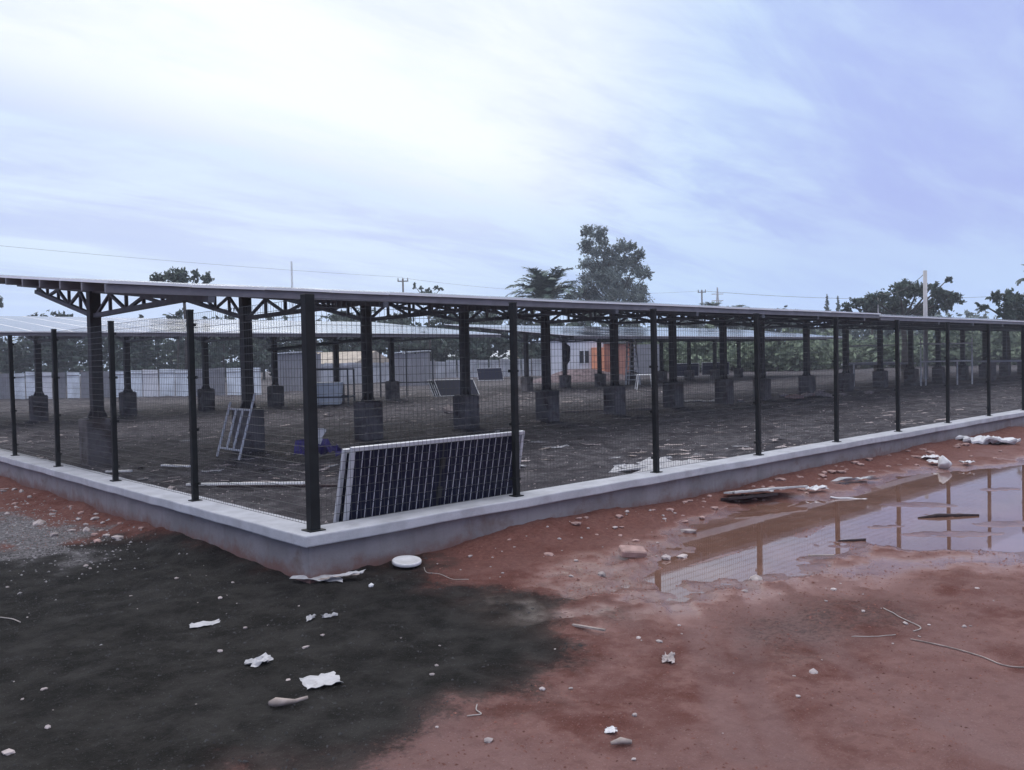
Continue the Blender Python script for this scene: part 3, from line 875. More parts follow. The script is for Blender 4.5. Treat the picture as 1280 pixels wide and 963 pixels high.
cord('straw', [(2.38, -3.80), (2.25, -3.98), (2.14, -4.15), (2.02, -4.15)], 0.0036, 'straw', 'pale bent straw lying on damp soil at the right', 'straw')
cord('thin_twig', [(1.60, -3.93), (1.72, -4.05), (1.86, -4.10)], 0.003, 'straw', 'short pale straight twig left of the bent straw', 'twig')
cord('long_twig', [(1.85, -4.20), (1.86, -4.42), (1.82, -4.62), (1.75, -4.80), (1.9, -5.0)], 0.0042, 'wood', 'long brownish twig running to the right edge over red soil', 'twig')
cord('wire_offcut', [(-0.80, -3.02), (-0.84, -3.06), (-0.86, -3.12), (-0.93, -3.09)], 0.0035, 'straw', 'hooked wire offcut on dark soil near the bottom middle', 'wire')
cord('wire_offcut', [(-2.10, 0.55), (-2.13, 0.68), (-2.20, 0.80)], 0.004, 'straw', 'bent pale wire on black sand at the left edge', 'wire')
cord('string', [(0.78, -0.50), (0.72, -0.62), (0.78, -0.72), (0.76, -0.92), (0.82, -1.05)], 0.0028, 'straw', 'thin white string trailing from the white lid', 'string')

# things by the wall on the red bank and round the puddle
blk = thing('broken_block', 'flat broken block tilted on the red bank above the puddle tip', 'block', (2.46, -1.45, gz(2.46, -1.45) + 0.02), (0.25, 0.1, R(-35)))
ob('block_face', bevel_mesh(MB().box((0, 0, 0.03), (0.24, 0.14, 0.07)).mesh('block_face', ['brickst']), 0.012, 1), blk)
put('stone', ROCKS[0], 2.62, -1.30, 'pale stone on top side of the flat broken block', 'stone', 0.5, 0.02, sc=0.055)
put('stone', ROCKS[3], 2.66, -1.68, 'pale stone right of the flat broken block', 'stone', 1.5, 0.01, sc=0.060)
put('stone', ROCKS[4], 2.84, -1.74, 'long pale stone rightmost beside the flat broken block', 'stone', 0.2, 0.01, sc=(0.10, 0.05, 0.05))
put('stone', ROCKS[5], 1.74, -1.70, 'white round stone below the red bank, left of the puddle tip', 'stone', 0.2, 0.015, sc=0.045)
put('stone', ROCKS[1], 3.80, -1.15, 'reddish pale stone at the near tip of the brown water', 'stone', 2.0, 0.01, sc=(0.11, 0.06, 0.07))
put('stone', rock_mesh('stone', 79, 'whiteplas', 0.7), 6.55, -0.52, 'white stone near the wall right of the tilted board', 'stone', 2.0, 0.01, sc=0.06)
bb = thing('broken_board', 'broken white board lying tilted on the red bank against the plinth', 'board', (6.05, -0.62, gz(6.05, -0.62) + 0.06), (R(-9), 0, R(-20)))
ob('board_face', sheet_mesh('board_face', 0.95, 0.34, 0.02, 51, 'paper', nx=11, ny=5, thick=0.02, jag=0.3), bb, (0.12, 0, 0.02), (0, 0, 0))
ob('dark_underside', sheet_mesh('dark_underside', 0.75, 0.20, 0.015, 52, 'darkwood', nx=8, ny=3, thick=0.03, jag=0.2), bb, (-0.22, -0.1, -0.035))
put('stone', ROCKS[2], 2.53, -2.69, 'flattish pale stone in the mud by the reflection of a post', 'stone', 0.4, 0.01, sc=(0.10, 0.07, 0.05))
put('wet_stick', MB().tube([(-0.36, 0, 0.02), (-0.1, 0.02, 0.035), (0.36, -0.02, 0.025)], [0.012, 0.026, 0.014], 6).mesh('wet_stick', ['darkwood'], True), 6.41, -2.80, 'dark wet stick lying in the puddle, longer of the two', 'stick', R(-36), WATER_Z - 0.018 - gz(6.41, -2.80))
put('wet_stick', MB().tube([(-0.14, 0, 0.01), (0.14, 0, 0.015)], [0.010, 0.014], 6).mesh('wet_stick', ['darkwood'], True), 4.50, -2.58, 'dark wet stick at the muddy edge, shorter of the two', 'stick', R(-40), max(WATER_Z - gz(4.50, -2.58), 0.0) - 0.004)
put('wooden_splinter', MB().beam((-0.11, 0, 0.01), (0.11, 0, 0.02), 0.022, 0.014).mesh('wooden_splinter', ['wood']), 3.53, -2.75, 'thin wood splinter on mud below the puddle', 'stick', R(-55), 0.01)

sack = tag(ob('white_sack', sheet_mesh('white_sack', 0.95, 0.50, 0.13, 61, 'whiteplas', nx=14, ny=8, thick=0.04, jag=0.25), None, (14.6, -0.62, gz(14.6, -0.62) + 0.01), (0, 0, R(-48))),
           'crumpled white sack lying beside the plinth at far right', 'sack')
ball = tag(ob('white_ball', rock_mesh('white_ball', 88, 'whiteplas', 1.0, 3), None, (10.5, -1.28, gz(10.5, -1.28) + 0.10), (0, 0, 0), 0.115), 'round whitish lump standing at the edge of the brown water', 'lump')
for q in ball.data.polygons: q.use_smooth = True
for i, (x, y, l) in enumerate(((11.2, -0.80, 'white plate shaped scrap, uppermost beside the whitish lump'), (10.75, -1.05, 'white flattened scrap left of the whitish lump'), (11.0, -1.45, 'thin pale scrap right of the whitish lump'))):
    put('plastic_scrap', sheet_mesh('plastic_scrap', 0.28 - 0.05 * i, 0.18, 0.04, 71 + i, 'whiteplas', jag=0.4), x, y, l, 'scrap', R(30 * i), 0.03)
put('plastic_scrap', sheet_mesh('plastic_scrap', 0.55, 0.16, 0.05, 75, 'paper', jag=0.5), 8.15, -0.92, 'torn pale sack scrap among clods on the bank', 'scrap', R(-30), 0.02)
put('plastic_scrap', sheet_mesh('plastic_scrap', 0.30, 0.14, 0.05, 76, 'whiteplas', jag=0.5), 6.95, -0.95, 'white scrap at the upper shore of the brown water', 'scrap', R(-30), 0.02)
cord('white_strip', [(6.75, -1.25), (6.9, -1.42), (7.05, -1.6)], 0.014, 'whiteplas', 'white plastic strip floating at the edge of brown water', 'strip')

# ------------------------------------------------------------------ stones and clods: individuals, alike within a group
rs = random.Random(21)
i = 0
GB = 'small stones on the black sand'
GR = 'small stones on the red soil'
GW = 'rubble along the foot of the left wall'
GC = 'clods of red soil along the bank'
for k in range(44):
    x, y = rs.uniform(-2.6, 0.9), rs.uniform(-2.7, 2.2)
    if polydist(np.array([x]), np.array([y]), BLACK)[0] > 0.05 or x > -0.2 and y > -0.2: continue
    s = 0.005 + 0.018 * rs.random() ** 2.2
    put('stone', ROCKS[k % 6], x, y, 'one of many tiny pale stones dotted over the black sand', 'stone', rs.uniform(0, 6), s * 0.2, group=GB, sc=(s * rs.uniform(0.8, 1.8), s, s))
for k in range(110):
    if k < 60: x = rs.uniform(0.9, 5.2); y = -0.25 - abs(rs.gauss(0, 0.75))
    else: x, y = rs.uniform(-1.2, 4.2), rs.uniform(-4.4, -2.3)
    if x < 2.2 - 0.5 * (y + 4.4) and y > -2.9 and x < 0.9: continue
    s = 0.006 + 0.024 * rs.random() ** 2
    z = gz(x, y)
    if z < WATER_Z + 0.01: continue
    put('stone', ROCKS[k % 6], x, y, 'one of many small pale stones scattered over the red soil', 'stone', rs.uniform(0, 6), s * 0.25, group=GR, sc=(s * rs.uniform(0.8, 1.7), s, s))
for k in range(46):
    y = rs.uniform(2.5, 10.5); x = -0.2 - abs(rs.gauss(0, 0.35))
    s = rs.uniform(0.02, 0.07)
    put('rubble_chunk', (ROCKS + ROCKR)[k % 10], x, y, 'one of the broken rubble pieces lying along the foot of the left wall', 'rubble', rs.uniform(0, 6), s * 0.2, group=GW, sc=(s * rs.uniform(0.8, 1.6), s, s * 0.9))
for k in range(80):
    x = rs.uniform(1.0, 14.0); y = -0.22 - abs(rs.gauss(0, 0.42))
    s = rs.uniform(0.015, 0.06) * (0.7 + x / 14)
    if gz(x, y) < WATER_Z + 0.005: continue
    put('soil_clod', ROCKR[k % 4], x, y, 'one of the reddish clods crumbled along the bank below the plinth', 'clod', rs.uniform(0, 6), s * 0.15, group=GC, sc=(s * rs.uniform(0.8, 1.7), s, s * 0.8))


def grit(name, label_pts, mname, seed, smin, smax):
    """thousands of grains too small to count: one mesh"""
    rg = np.random.default_rng(seed)
    V = []; F = []
    tet = np.array([(1, 0, -0.3), (-0.5, 0.87, -0.3), (-0.5, -0.87, -0.3), (0, 0, 0.8)])
    z = ground_z(label_pts[:, 0], label_pts[:, 1])
    for (x, y), zz in zip(label_pts, z):
        if x < 0.2 and x > -0.2 or y < 0.2 and y > -0.2: continue
        if zz < WATER_Z and (x < 0 or y < 0): continue
        s = rg.uniform(smin, smax); a = rg.uniform(0, 6.3)
        ca, sa = math.cos(a), math.sin(a)
        o = len(V)
        st = rg.uniform(0.7, 2.2)
        for p in tet:
            V.append((x + s * (p[0] * st * ca - p[1] * sa), y + s * (p[0] * st * sa + p[1] * ca), zz + s * p[2] * 0.8))
        F += [(o, o + 1, o + 3), (o + 1, o + 2, o + 3), (o + 2, o, o + 3)]
    oo = ob(name, MB().add(V, F).mesh(name, [mname]))
    oo['kind'] = 'stuff'


rg = np.random.default_rng(5)
pts = np.concatenate([np.stack([rg.uniform(-3, 5, 5200), rg.uniform(-5, 3.5, 5200)], -1),
                      np.stack([rg.uniform(-2.0, -0.2, 2500), rg.uniform(2.2, 9, 2500)], -1)])
pts2 = np.stack([-1.15 + 0.42 * rg.normal(size=1500), 4.8 + 1.3 * rg.normal(size=1500)], -1)
pts2 = pts2[pts2[:, 0] < -0.2]

pts = pts[outside(pts[:, 0], pts[:, 1])]
_pb = polydist(pts[:, 0], pts[:, 1], BLACK) < 0.1
M['darkgrit'] = mat('dark_grit', (0.05, 0.048, 0.05), 0.9, 0.2, var=0.5, scale=20)
M['redcrumb'] = mat('red_soil_crumb', (0.20, 0.095, 0.078), 0.95, 0.1, var=0.5, scale=14)
more = np.stack([rg.uniform(-3, 5, 11000), rg.uniform(-5, 3.5, 11000)], -1)
more = more[outside(more[:, 0], more[:, 1])]
more = more[fbm(more[:, 0] * 1.6, more[:, 1] * 1.6, 3) + 0.25 * rg.random(len(more)) > 0.58]
pts = np.concatenate([pts, more])
_pb = polydist(pts[:, 0], pts[:, 1], BLACK) + 0.7 * (fbm(pts[:, 0] * 1.3 + 2, pts[:, 1] * 1.3 + 8, 5, 0.55) - 0.5) < 0.05
grit('black_crumbs', pts[_pb], 'darkgrit', 6, 0.003, 0.013)
grit('red_crumbs', pts[~_pb], 'redcrumb', 7, 0.003, 0.012)
M['greygravel'] = mat('grey_gravel', (0.24, 0.225, 0.23), 0.9, 0.15, var=0.5, scale=12)
grit('gravel', pts2, 'greygravel', 8, 0.006, 0.020)

# ------------------------------------------------------------------ litter inside the fence
FLK = [sheet_mesh('scrap', 1.0, 0.55, 0.10, 90 + i, ('paper', 'stone', 'wood')[i % 3], nx=5, ny=3, thick=0.03, jag=0.5) for i in range(6)]
GI = [('paper_scrap', 'one of many dirty white paper scraps littering the dark ground inside the fence', 'paper', 'paper scraps littering the ground inside the fence'),
      ('stone_flake', 'one of many pale stone flakes littering the dark ground inside the fence', 'stone', 'stone flakes littering the ground inside the fence'),
      ('wood_offcut', 'one of many flat brownish wood offcuts littering the dark ground inside the fence', 'offcut', 'wood offcuts littering the ground inside the fence')]
k = 0
while k < 270:
    d = rs.random() ** 1.5
    x, y = 0.6 + d * 34 * rs.random() + rs.random() * 4, 0.6 + d * 26 * rs.random() + rs.random() * 4
    if rs.random() < 0.35: x, y = rs.uniform(0.5, 14), rs.uniform(0.4, 6)
    if float(fbm(np.array([x * 0.5]), np.array([y * 0.5]), 3)[0]) + 0.2 * rs.random() < 0.55: continue
    s = 0.035 + 0.22 * rs.random() ** 2
    nm, lb, ct, gp = GI[k % 3]
    put(nm, FLK[k % 6], x, y, lb, ct, rs.uniform(0, 6), 0.004, group=gp, sc=(s * rs.uniform(0.8, 2.4), s, s))
    k += 1
pin = np.stack([0.3 + rg.random(7000) ** 1.4 * 40, 0.3 + rg.random(7000) ** 1.4 * 40], -1)
grit('gravel', pin, 'stone', 9, 0.006, 0.028)
nf = 1800
Vf = []; Ff = []
fx, fy = 0.4 + rg.random(nf) ** 1.3 * 34, 0.4 + rg.random(nf) ** 1.3 * 30
_kp = fbm(fx * 0.45, fy * 0.45, 3) + 0.3 * fbm(fx * 2, fy * 2, 2) > 0.62
fx, fy = fx[_kp], fy[_kp]
fz = ground_z(fx, fy)
for a_, b2, c_ in zip(fx, fy, fz):
    s_ = rg.uniform(0.02, 0.09); an = rg.uniform(0, 6.3); ca, sa = math.cos(an), math.sin(an); o_ = len(Vf); el_ = rg.uniform(0.8, 3.0)
    for u_, v2, h_ in ((-1, -0.5, 0.0), (1, -0.6, 0.01), (0.8, 0.6, 0.03), (-0.9, 0.4, 0.015)):
        Vf.append((a_ + s_ * (u_ * el_ * ca - v2 * sa), b2 + s_ * (u_ * el_ * sa + v2 * ca), c_ + 0.006 + h_ * rg.random()))
    Ff.append((o_, o_ + 1, o_ + 2, o_ + 3))
ol = ob('litter', MB().add(Vf, Ff).mesh('litter', ['stone']))
ol['kind'] = 'stuff'
PLANKS = [('thin pale batten on the ground behind the second left post', 2.3, 8.7, 0.75, -75), ('thin pale batten behind the third left post', 1.3, 8.6, 0.5, -60),
          ('long dark plank lying on the ground inside the corner', 2.2, 4.4, 2.2, -52), ('long pale batten lying on the ground inside the corner', 2.0, 5.4, 1.8, -50)]
for i, (l, x, y, L, a) in enumerate(PLANKS):
    put('plank', MB().beam((-L / 2, 0, 0.03), (L / 2, 0, 0.045), 0.07, 0.03).mesh('plank', ['darkwood' if i == 2 else 'pipe']), x, y, l, 'plank', R(a), 0.01)
put('white_sheet', sheet_mesh('white_sheet', 1.5, 0.75, 0.09, 101, 'paper', nx=16, ny=8, thick=0.01, jag=0.5), 5.9, 0.78, 'crumpled white sheet spread on the ground just inside the third bay', 'sheet', R(4), 0.18)
put('white_sheet', sheet_mesh('white_sheet', 1.2, 0.45, 0.05, 102, 'stone', nx=12, ny=6, thick=0.01, jag=0.5), 9.6, 0.62, 'dusty pale sheet lying inside the fence near the fourth post', 'sheet', R(2), 0.16)
put('flat_board', sheet_mesh('flat_board', 1.25, 0.8, 0.03, 103, 'paper', nx=8, ny=4, thick=0.03, jag=0.15), 23.6, 12.2, 'white board lying flat between two near row pedestals', 'board', R(-45), 0.02)
put('flat_board', MB().beam((-1.6, 0, 0.04), (1.6, 0, 0.10), 0.2, 0.05).mesh('flat_board', ['wood']), 17.6, 11.6, 'long pale board lying beside a near row pedestal', 'board', R(-40), 0.01)
bag = thing('purple_bag', 'crumpled purple plastic heap on the ground right of the corner post', 'plastic', (4.5, 7.5, gz(4.5, 7.5)), (0, 0, R(-40)))
ob('plastic_heap', sheet_mesh('plastic_heap', 0.75, 0.5, 0.34, 105, 'purple', nx=9, ny=6, thick=0.02, jag=0.4), bag)
ob('white_rag', sheet_mesh('white_rag', 0.14, 0.30, 0.05, 106, 'whiteplas', nx=3, ny=6, thick=0.01, jag=0.4), bag, (0.0, 0.0, 0.42), (R(70), 0.3, 0.2))
put('broken_slab', sheet_mesh('broken_slab', 0.5, 0.35, 0.05, 107, 'stone', thick=0.06, jag=0.4, nx=5, ny=4), 14.3, 15.6, 'pale curved slab leaning behind a pedestal', 'slab', 0.3, 0.1, rot=(0.7, 0.2, -0.6))
# rubble pile left of the grey column
for k in range(16):
    x, y = 27.6 + rs.gauss(0, 1.3), 9.9 + rs.gauss(0, 0.7)
    s = rs.uniform(0.12, 0.34)
    put('rubble_chunk', (ROCKS + ROCKR)[k % 10], x, y, 'one of the rubble lumps heaped around the grey column inside the fence', 'rubble', rs.uniform(0, 6), s * 0.3, group='rubble heaped inside the fence', sc=(s * 1.4, s, s * 0.7))


# ------------------------------------------------------------------ frames, ladder, scaffolds inside
def pipes(name, label, cat, loc, rz, segs, rad, mname, part='pipe', rx=0.0):
    t = thing(name, label, cat, loc, (rx, 0, rz))
    for a, b_ in segs:
        ob(part, MB().tube([a, b_], rad, 6).mesh(part, [mname]), t)
    return t


# pale frame leaned on the second pedestal
hf = [((-0.52, 0, 0), (-0.52, 0, 1.12)), ((0.52, 0, 0), (0.52, 0, 1.32)), ((-0.52, 0, 0.18), (0.52, 0, 0.18)), ((-0.52, 0, 0.98), (0.52, 0, 0.98)), ((-0.15, 0, 0.2), (-0.15, 0, 0.96)), ((0.16, 0, 0.2), (0.16, 0, 0.96))]
pipes('tube_stand', 'pale tubular frame leaning against the second near row pedestal', 'frame', (3.66, 9.55, gz(3.66, 9.55)), R(-92), hf, 0.022, 'pipe', rx=R(-16))
# dark table like frame beside the third column, a light sheet inside it
tf = []
for x in (-0.9, 0.9):
    for y in (-0.6, 0.6): tf.append(((x, y, 0), (x, y, 1.5)))
for z in (0.35, 1.5):
    tf += [((-0.9, -0.6, z), (0.9, -0.6, z)), ((-0.9, 0.6, z), (0.9, 0.6, z)), ((-0.9, -0.6, z), (-0.9, 0.6, z)), ((0.9, -0.6, z), (0.9, 0.6, z))]
pipes('pipe_table', 'dark pipe table frame left of the third near row column', 'frame', (15.3, 24.9, gz(15.3, 24.9)), R(-45), tf, 0.035, 'darkpipe')
put('white_crate', bevel_mesh(MB().frustum((0, 0, 0), (0.95, 0.8), (1.1, 0.95), 0.95).mesh('white_crate', ['sheet']), 0.03, 1), 15.5, 25.3, 'pale tub standing within the dark pipe table frame', 'tub', R(-40), 0.0)
tf2 = [((0, 0, 0), (0, 0, 2.3)), ((2.6, 0, 0), (2.6, 0, 2.3)), ((0, 0, 2.3), (2.6, 0, 2.3)), ((0, 0, 0.7), (2.6, 0, 0.7)), ((1.3, 0, 0), (1.3, 0, 2.3))]
pipes('scaffold', 'dark thin scaffold frame behind the third near row column', 'scaffold', (20.4, 28.6, gz(20.4, 28.6)), R(-45), tf2, 0.03, 'darkpipe')
pipes('loose_girder', 'dark loose steel beam tilted across the second row columns', 'beam', (13.4, 26.6, 2.1), R(-34), [((0, 0, 0.0), (6.6, 0, 0.62))], 0.07, 'darkpipe', 'beam_length')
# stepladder
ld = thing('step_ladder', 'pale aluminium ladder propped upright in front of the orange wall', 'ladder', (36.6, 25.8, gz(36.6, 25.8)), (R(-9), 0, R(-43)))
for sx in (-1, 1): ob('rail', MB().beam((sx * 0.42, 0, 0), (sx * 0.24, 0, 2.75), 0.09, 0.09).mesh('rail', ['pipe']), ld)
for k in range(9):
    z = 0.3 + k * 0.28; hw_ = 0.42 - 0.18 * z / 2.75
    ob('rung', MB().beam((-hw_, 0, z), (hw_, 0, z), 0.06, 0.05).mesh('rung', ['pipe']), ld)
ob('prop', MB().beam((0.0, 0.1, 2.6), (-0.1, 1.1, 0.05), 0.05, 0.05).mesh('prop', ['pipe']), ld)
tr_ = [((0, 0, 0), (0.1, 0.05, 0.75)), ((0.9, 0, 0), (0.8, 0.05, 0.75)), ((0, 0.0, 0.75), (0.9, 0.0, 0.75)), ((0.0, 0.6, 0), (0.1, 0.5, 0.75)), ((0.9, 0.6, 0), (0.8, 0.5, 0.75)), ((0, 0.5, 0.75), (0.9, 0.5, 0.75)), ((0.0, 0, 0.75), (0.0, 0.5, 0.75))]
pipes('work_trestle', 'low pale trestle standing below the ladder', 'trestle', (31.3, 21.3, gz(31.3, 21.3)), R(-42), tr_, 0.03, 'pipe')
# two pale goal-like frames on the right
for (lab, x0, y0, L, grp) in (('pale pipe goal frame behind the fence, left one of two', 36.6, 12.55, 2.3, 'pale pipe frames'), ('pale pipe goal frame behind the fence, right one of two', 38.2, 9.75, 2.4, 'pale pipe frames')):
    sg = [((0, 0, 0), (0, 0, 2.25)), ((L, 0, 0), (L, 0, 2.25)), ((0, 0, 1.98), (L, 0, 1.98)), ((0, 0, 1.15), (L, 0, 1.15)), ((0.5, 0.6, 0), (0.5, 0.6, 1.15)), ((L - 0.4, 0.6, 0), (L - 0.4, 0.6, 1.15)), ((0, 0, 1.15), (0.5, 0.6, 1.15)), ((L, 0, 1.15), (L - 0.4, 0.6, 1.15))]
    tt = pipes('goal_stand', lab, 'frame', (x0, y0, gz(x0, y0)), R(-45), sg, 0.036, 'pipe')
    tt['group'] = grp
# low blocks and benches seen under the right part of the roof
for k, (x, y, L, l) in enumerate(((41.5, 13.2, 3.6, 'long pale bench slab beyond the left pipe goal frame'), (47.0, 7.6, 5.0, 'long pale bench slab at the right end inside the fence'))):
    bn = thing('slab_bench', l, 'bench', (x, y, gz(x, y)), (0, 0, R(-46)))
    ob('bench_top', MB().box((0, 0, 1.0), (L, 0.8, 0.09)).mesh('bench_top', ['coping']), bn)
    for sx in (-0.4, 0.0, 0.4): ob('leg', MB().box((sx * L, 0, 0.475), (0.25, 0.6, 0.95)).mesh('leg', ['pedestal']), bn)
# bundle hung on a second-row column
put('cloth_bundle', rock_mesh('cloth_bundle', 120, 'dusty', 1.0, 3), 32.0, 26.85, 'dark bundle hanging on the grey column before the white building', 'bundle', 0.5, 2.0, sc=(0.28, 0.28, 0.75))


# ------------------------------------------------------------------ metal sheet fences
def corr_sheet(wd, ht, mname, seed):
    """one corrugated sheet in the xz plane"""
    b = MB(); n = 10; V = []
    rg = np.random.default_rng(seed)
    h1, h2 = ht * (1 + 0.05 * (rg.random() - 0.5)), ht * (1 + 0.05 * (rg.random() - 0.5))
    for i in range(n + 1):
        x = i / n * wd; yy = 0.045 if i % 2 else 0.0
        V += [(x, yy, 0), (x, yy, h1 + (h2 - h1) * i / n)]
    F = [(2 * i, 2 * i + 2, 2 * i + 3, 2 * i + 1) for i in range(n)]
    nn = len(V); V += [(a, b_ + 0.012, c) for a, b_, c in V]
    F += [tuple(k + nn for k in q[::-1]) for q in F[:n]]
    F += [(2 * i + 1, 2 * i + 3, 2 * i + 3 + nn, 2 * i + 1 + nn) for i in range(n)]
    return b.add(V, F).mesh('metal_sheet', [mname])


def sheet_fence(label, P, ht, mats):
    t = thing('sheet_fence', label, 'fence', (P[0][0], P[0][1], gz(*P[0])))
    SH = [corr_sheet(0.98, ht, m_, 130 + i) for i, m_ in enumerate(mats)]
    pk = MB().box((0, 0.09, ht / 2), (0.07, 0.07, ht + 0.15)).mesh('timber_post', ['wood'])
    rl = MB().box((0.5, -0.012, ht * 0.86), (1.0, 0.02, 0.05)).mesh('rail', ['sheetgrey'])
    k = 0
    for a, b_ in zip(P[:-1], P[1:]):
        L = math.hypot(b_[0] - a[0], b_[1] - a[1]); an = math.atan2(b_[1] - a[1], b_[0] - a[0])
        n = int(L)
        for i in range(n):
            x, y = a[0] + (b_[0] - a[0]) * i / n, a[1] + (b_[1] - a[1]) * i / n
            z = gz(x, y) - gz(*P[0]) - 0.05 + 0.06 * rs.random()
            o = ob('metal_sheet', SH[rs.randrange(len(SH))], t, (x - P[0][0], y - P[0][1], z), (0, R(rs.gauss(0, 0.6)), an))
            ob('rail', rl, o)
            if i % 3 == 0: ob('timber_post', pk, t, (x - P[0][0], y - P[0][1], z), (0, 0, an))
    return t


sheet_fence('pale corrugated sheet fence closing the site at the left', [(4.0, 66.0), (9.83, 55.5), (13.5, 48.9), (17.5, 44.2), (20.5, 41.0)], 1.65, ['sheet', 'sheet', 'sheetgrey', 'sheet', 'wallwhite'])
sheet_fence('pale corrugated sheet fence along the far middle of the site', [(27.5, 52.0), (38.0, 55.5), (48.8, 60.3), (57.0, 55.0), (62.0, 49.0)], 1.75, ['sheetmid', 'sheetmid', 'sheetgrey', 'sheetmid'])


def booth(label, x, y, rz, wd, dp, ht, mname):
    t = thing('sheet_booth', label, 'booth', (x, y, gz(x, y)), (0, 0, rz))
    SHm = corr_sheet(0.8, ht, mname, 150)
    n = max(1, round(wd / 0.8))
    for i in range(n): ob('metal_sheet', SHm, t, (-wd / 2 + i * wd / n, -dp / 2, 0), sc=(wd / n / 0.8, 1, 1))
    m2 = max(1, round(dp / 0.8))
    for s_ in (-1, 1):
        for i in range(m2): ob('metal_sheet', SHm, t, (s_ * wd / 2, -dp / 2 + i * dp / m2, 0), (0, 0, R(90)), sc=(dp / m2 / 0.8, 1, 1))
    ob('roof', MB().beam((-wd / 2 - 0.1, 0, ht + 0.04), (wd / 2 + 0.1, 0, ht + 0.16), dp + 0.3, 0.05).mesh('roof', ['sheet']), t)
    return t


booth('grey corrugated booth just left of the corner post', 25.0, 44.6, R(-44), 2.4, 2.0, 2.45, 'sheetgrey')
booth('grey corrugated booth with pale roof between third and fourth columns', 33.9, 44.3, R(-44), 2.6, 2.2, 2.35, 'sheetgrey')

# ------------------------------------------------------------------ white building with orange wall
bl = thing('site_building', 'white building with small window and orange wall behind the second row', 'building', (49.85, 46.2, -0.3), (0, 0, R(-43.3)))
ob('white_wall', MB().box((2.6, 1.5, 1.75), (5.2, 3.0, 3.5)).mesh('white_wall', ['wallwhite']), bl)
ob('orange_wall', MB().box((6.35, 1.3, 1.55), (2.3, 2.6, 3.1)).mesh('orange_wall', ['orange2']), bl)
ob('orange_door', MB().box((4.65, -0.35, 1.5), (1.05, 0.7, 2.6)).mesh('orange_door', ['orange']), bl)
ob('roof', MB().beam((-0.2, 1.5, 3.60), (5.4, 1.5, 3.62), 3.5, 0.1).beam((5.45, 1.3, 3.2), (7.7, 1.3, 3.22), 3.2, 0.1).mesh('roof', ['sheetgrey']), bl)
wn = ob('window', MB().box((3.5, -0.03, 2.0), (0.95, 0.10, 1.25)).mesh('window_frame', ['wallwhite']), bl)
for s_ in (-1, 1): ob('pane', MB().box((3.5 + s_ * 0.23, -0.085, 2.0), (0.36, 0.02, 1.08)).mesh('pane', ['darkwin']), wn)
ob('downpipe', MB().tube([(1.95, -0.08, 0), (1.95, -0.08, 3.5)], 0.06, 6).mesh('downpipe', ['sheetgrey']), bl)
ob('shutter', MB().box((9.0, 0.5, 1.5), (2.6, 0.25, 3.0)).mesh('shutter', ['sheetgrey']), bl)
# soil heap before it
hp = MB()
nh = 26
V = []
for j in range(nh + 1):
    for i in range(nh + 1):
        u, v_ = i / nh * 2 - 1, j / nh * 2 - 1
        hgt = max(0.0, 1 - math.hypot(u, v_)) ** 0.8 * 1.15
        V.append((u * 4.2, v_ * 2.2, hgt * (0.7 + 0.6 * float(fbm(np.array([u * 3]), np.array([v_ * 3]))[0])) - 0.1))
F = [(j * (nh + 1) + i, j * (nh + 1) + i + 1, (j + 1) * (nh + 1) + i + 1, (j + 1) * (nh + 1) + i) for j in range(nh) for i in range(nh)]
M['heap'] = mat('heaped_soil', (0.17, 0.13, 0.14), 0.95, 0.2, var=0.4, scale=3, bump=0.6, bscale=8)
put('soil_heap', hp.add(V, F).mesh('soil_heap', ['heap']), 43.0, 35.6, 'brownish soil heap in front of the white building', 'soil heap', R(-44))


# ------------------------------------------------------------------ houses beyond the sheet fence
def house(label, x, y, rz, wd, dp, ht, rise, roofm):
    t = thing('house', label, 'house', (x, y, -0.3), (0, 0, rz))
    ob('wall', MB().box((0, 0, ht / 2), (wd, dp, ht)).mesh('wall', ['housewall']), t)
    e = 0.6
    v = [(-wd / 2 - e, -dp / 2 - e, ht), (wd / 2 + e, -dp / 2 - e, ht), (wd / 2 + e, dp / 2 + e, ht), (-wd / 2 - e, dp / 2 + e, ht), (-wd / 2 - e, 0, ht + rise), (wd / 2 + e, 0, ht + rise)]
    f_ = [(0, 1, 5, 4), (2, 3, 4, 5), (1, 2, 5), (3, 0, 4), (0, 3, 2, 1)]
    ob('roof', MB().add(v, f_).mesh('roof', [roofm]), t)
    for s_ in (-0.25, 0.25):
        wf = ob('window', MB().box((s_ * wd, -dp / 2 - 0.02, ht * 0.55), (1.0, 0.1, 1.0)).mesh('window', ['wood']), t)
        ob('pane', MB().box((s_ * wd, -dp / 2 - 0.08, ht * 0.55), (0.8, 0.03, 0.8)).mesh('pane', ['darkwin']), wf)
    return t


house('low house with beige gable roof behind the third column', 44.0, 70.0, R(-68), 7.5, 6.0, 1.9, 1.2, 'thatch')
house('long low house with pale grey roof beyond the second booth', 62.0, 74.0, R(-42), 13.0, 6.0, 1.8, 1.3, 'sheet')
house('low house with pale roof seen past the fourth column', 74.0, 69.0, R(-42), 9.0, 6.0, 2.0, 1.2, 'thatch')


# ------------------------------------------------------------------ trees
RIGHT = np.array([0.7279, -0.6857]); FWD = np.array([0.6857, 0.7279])


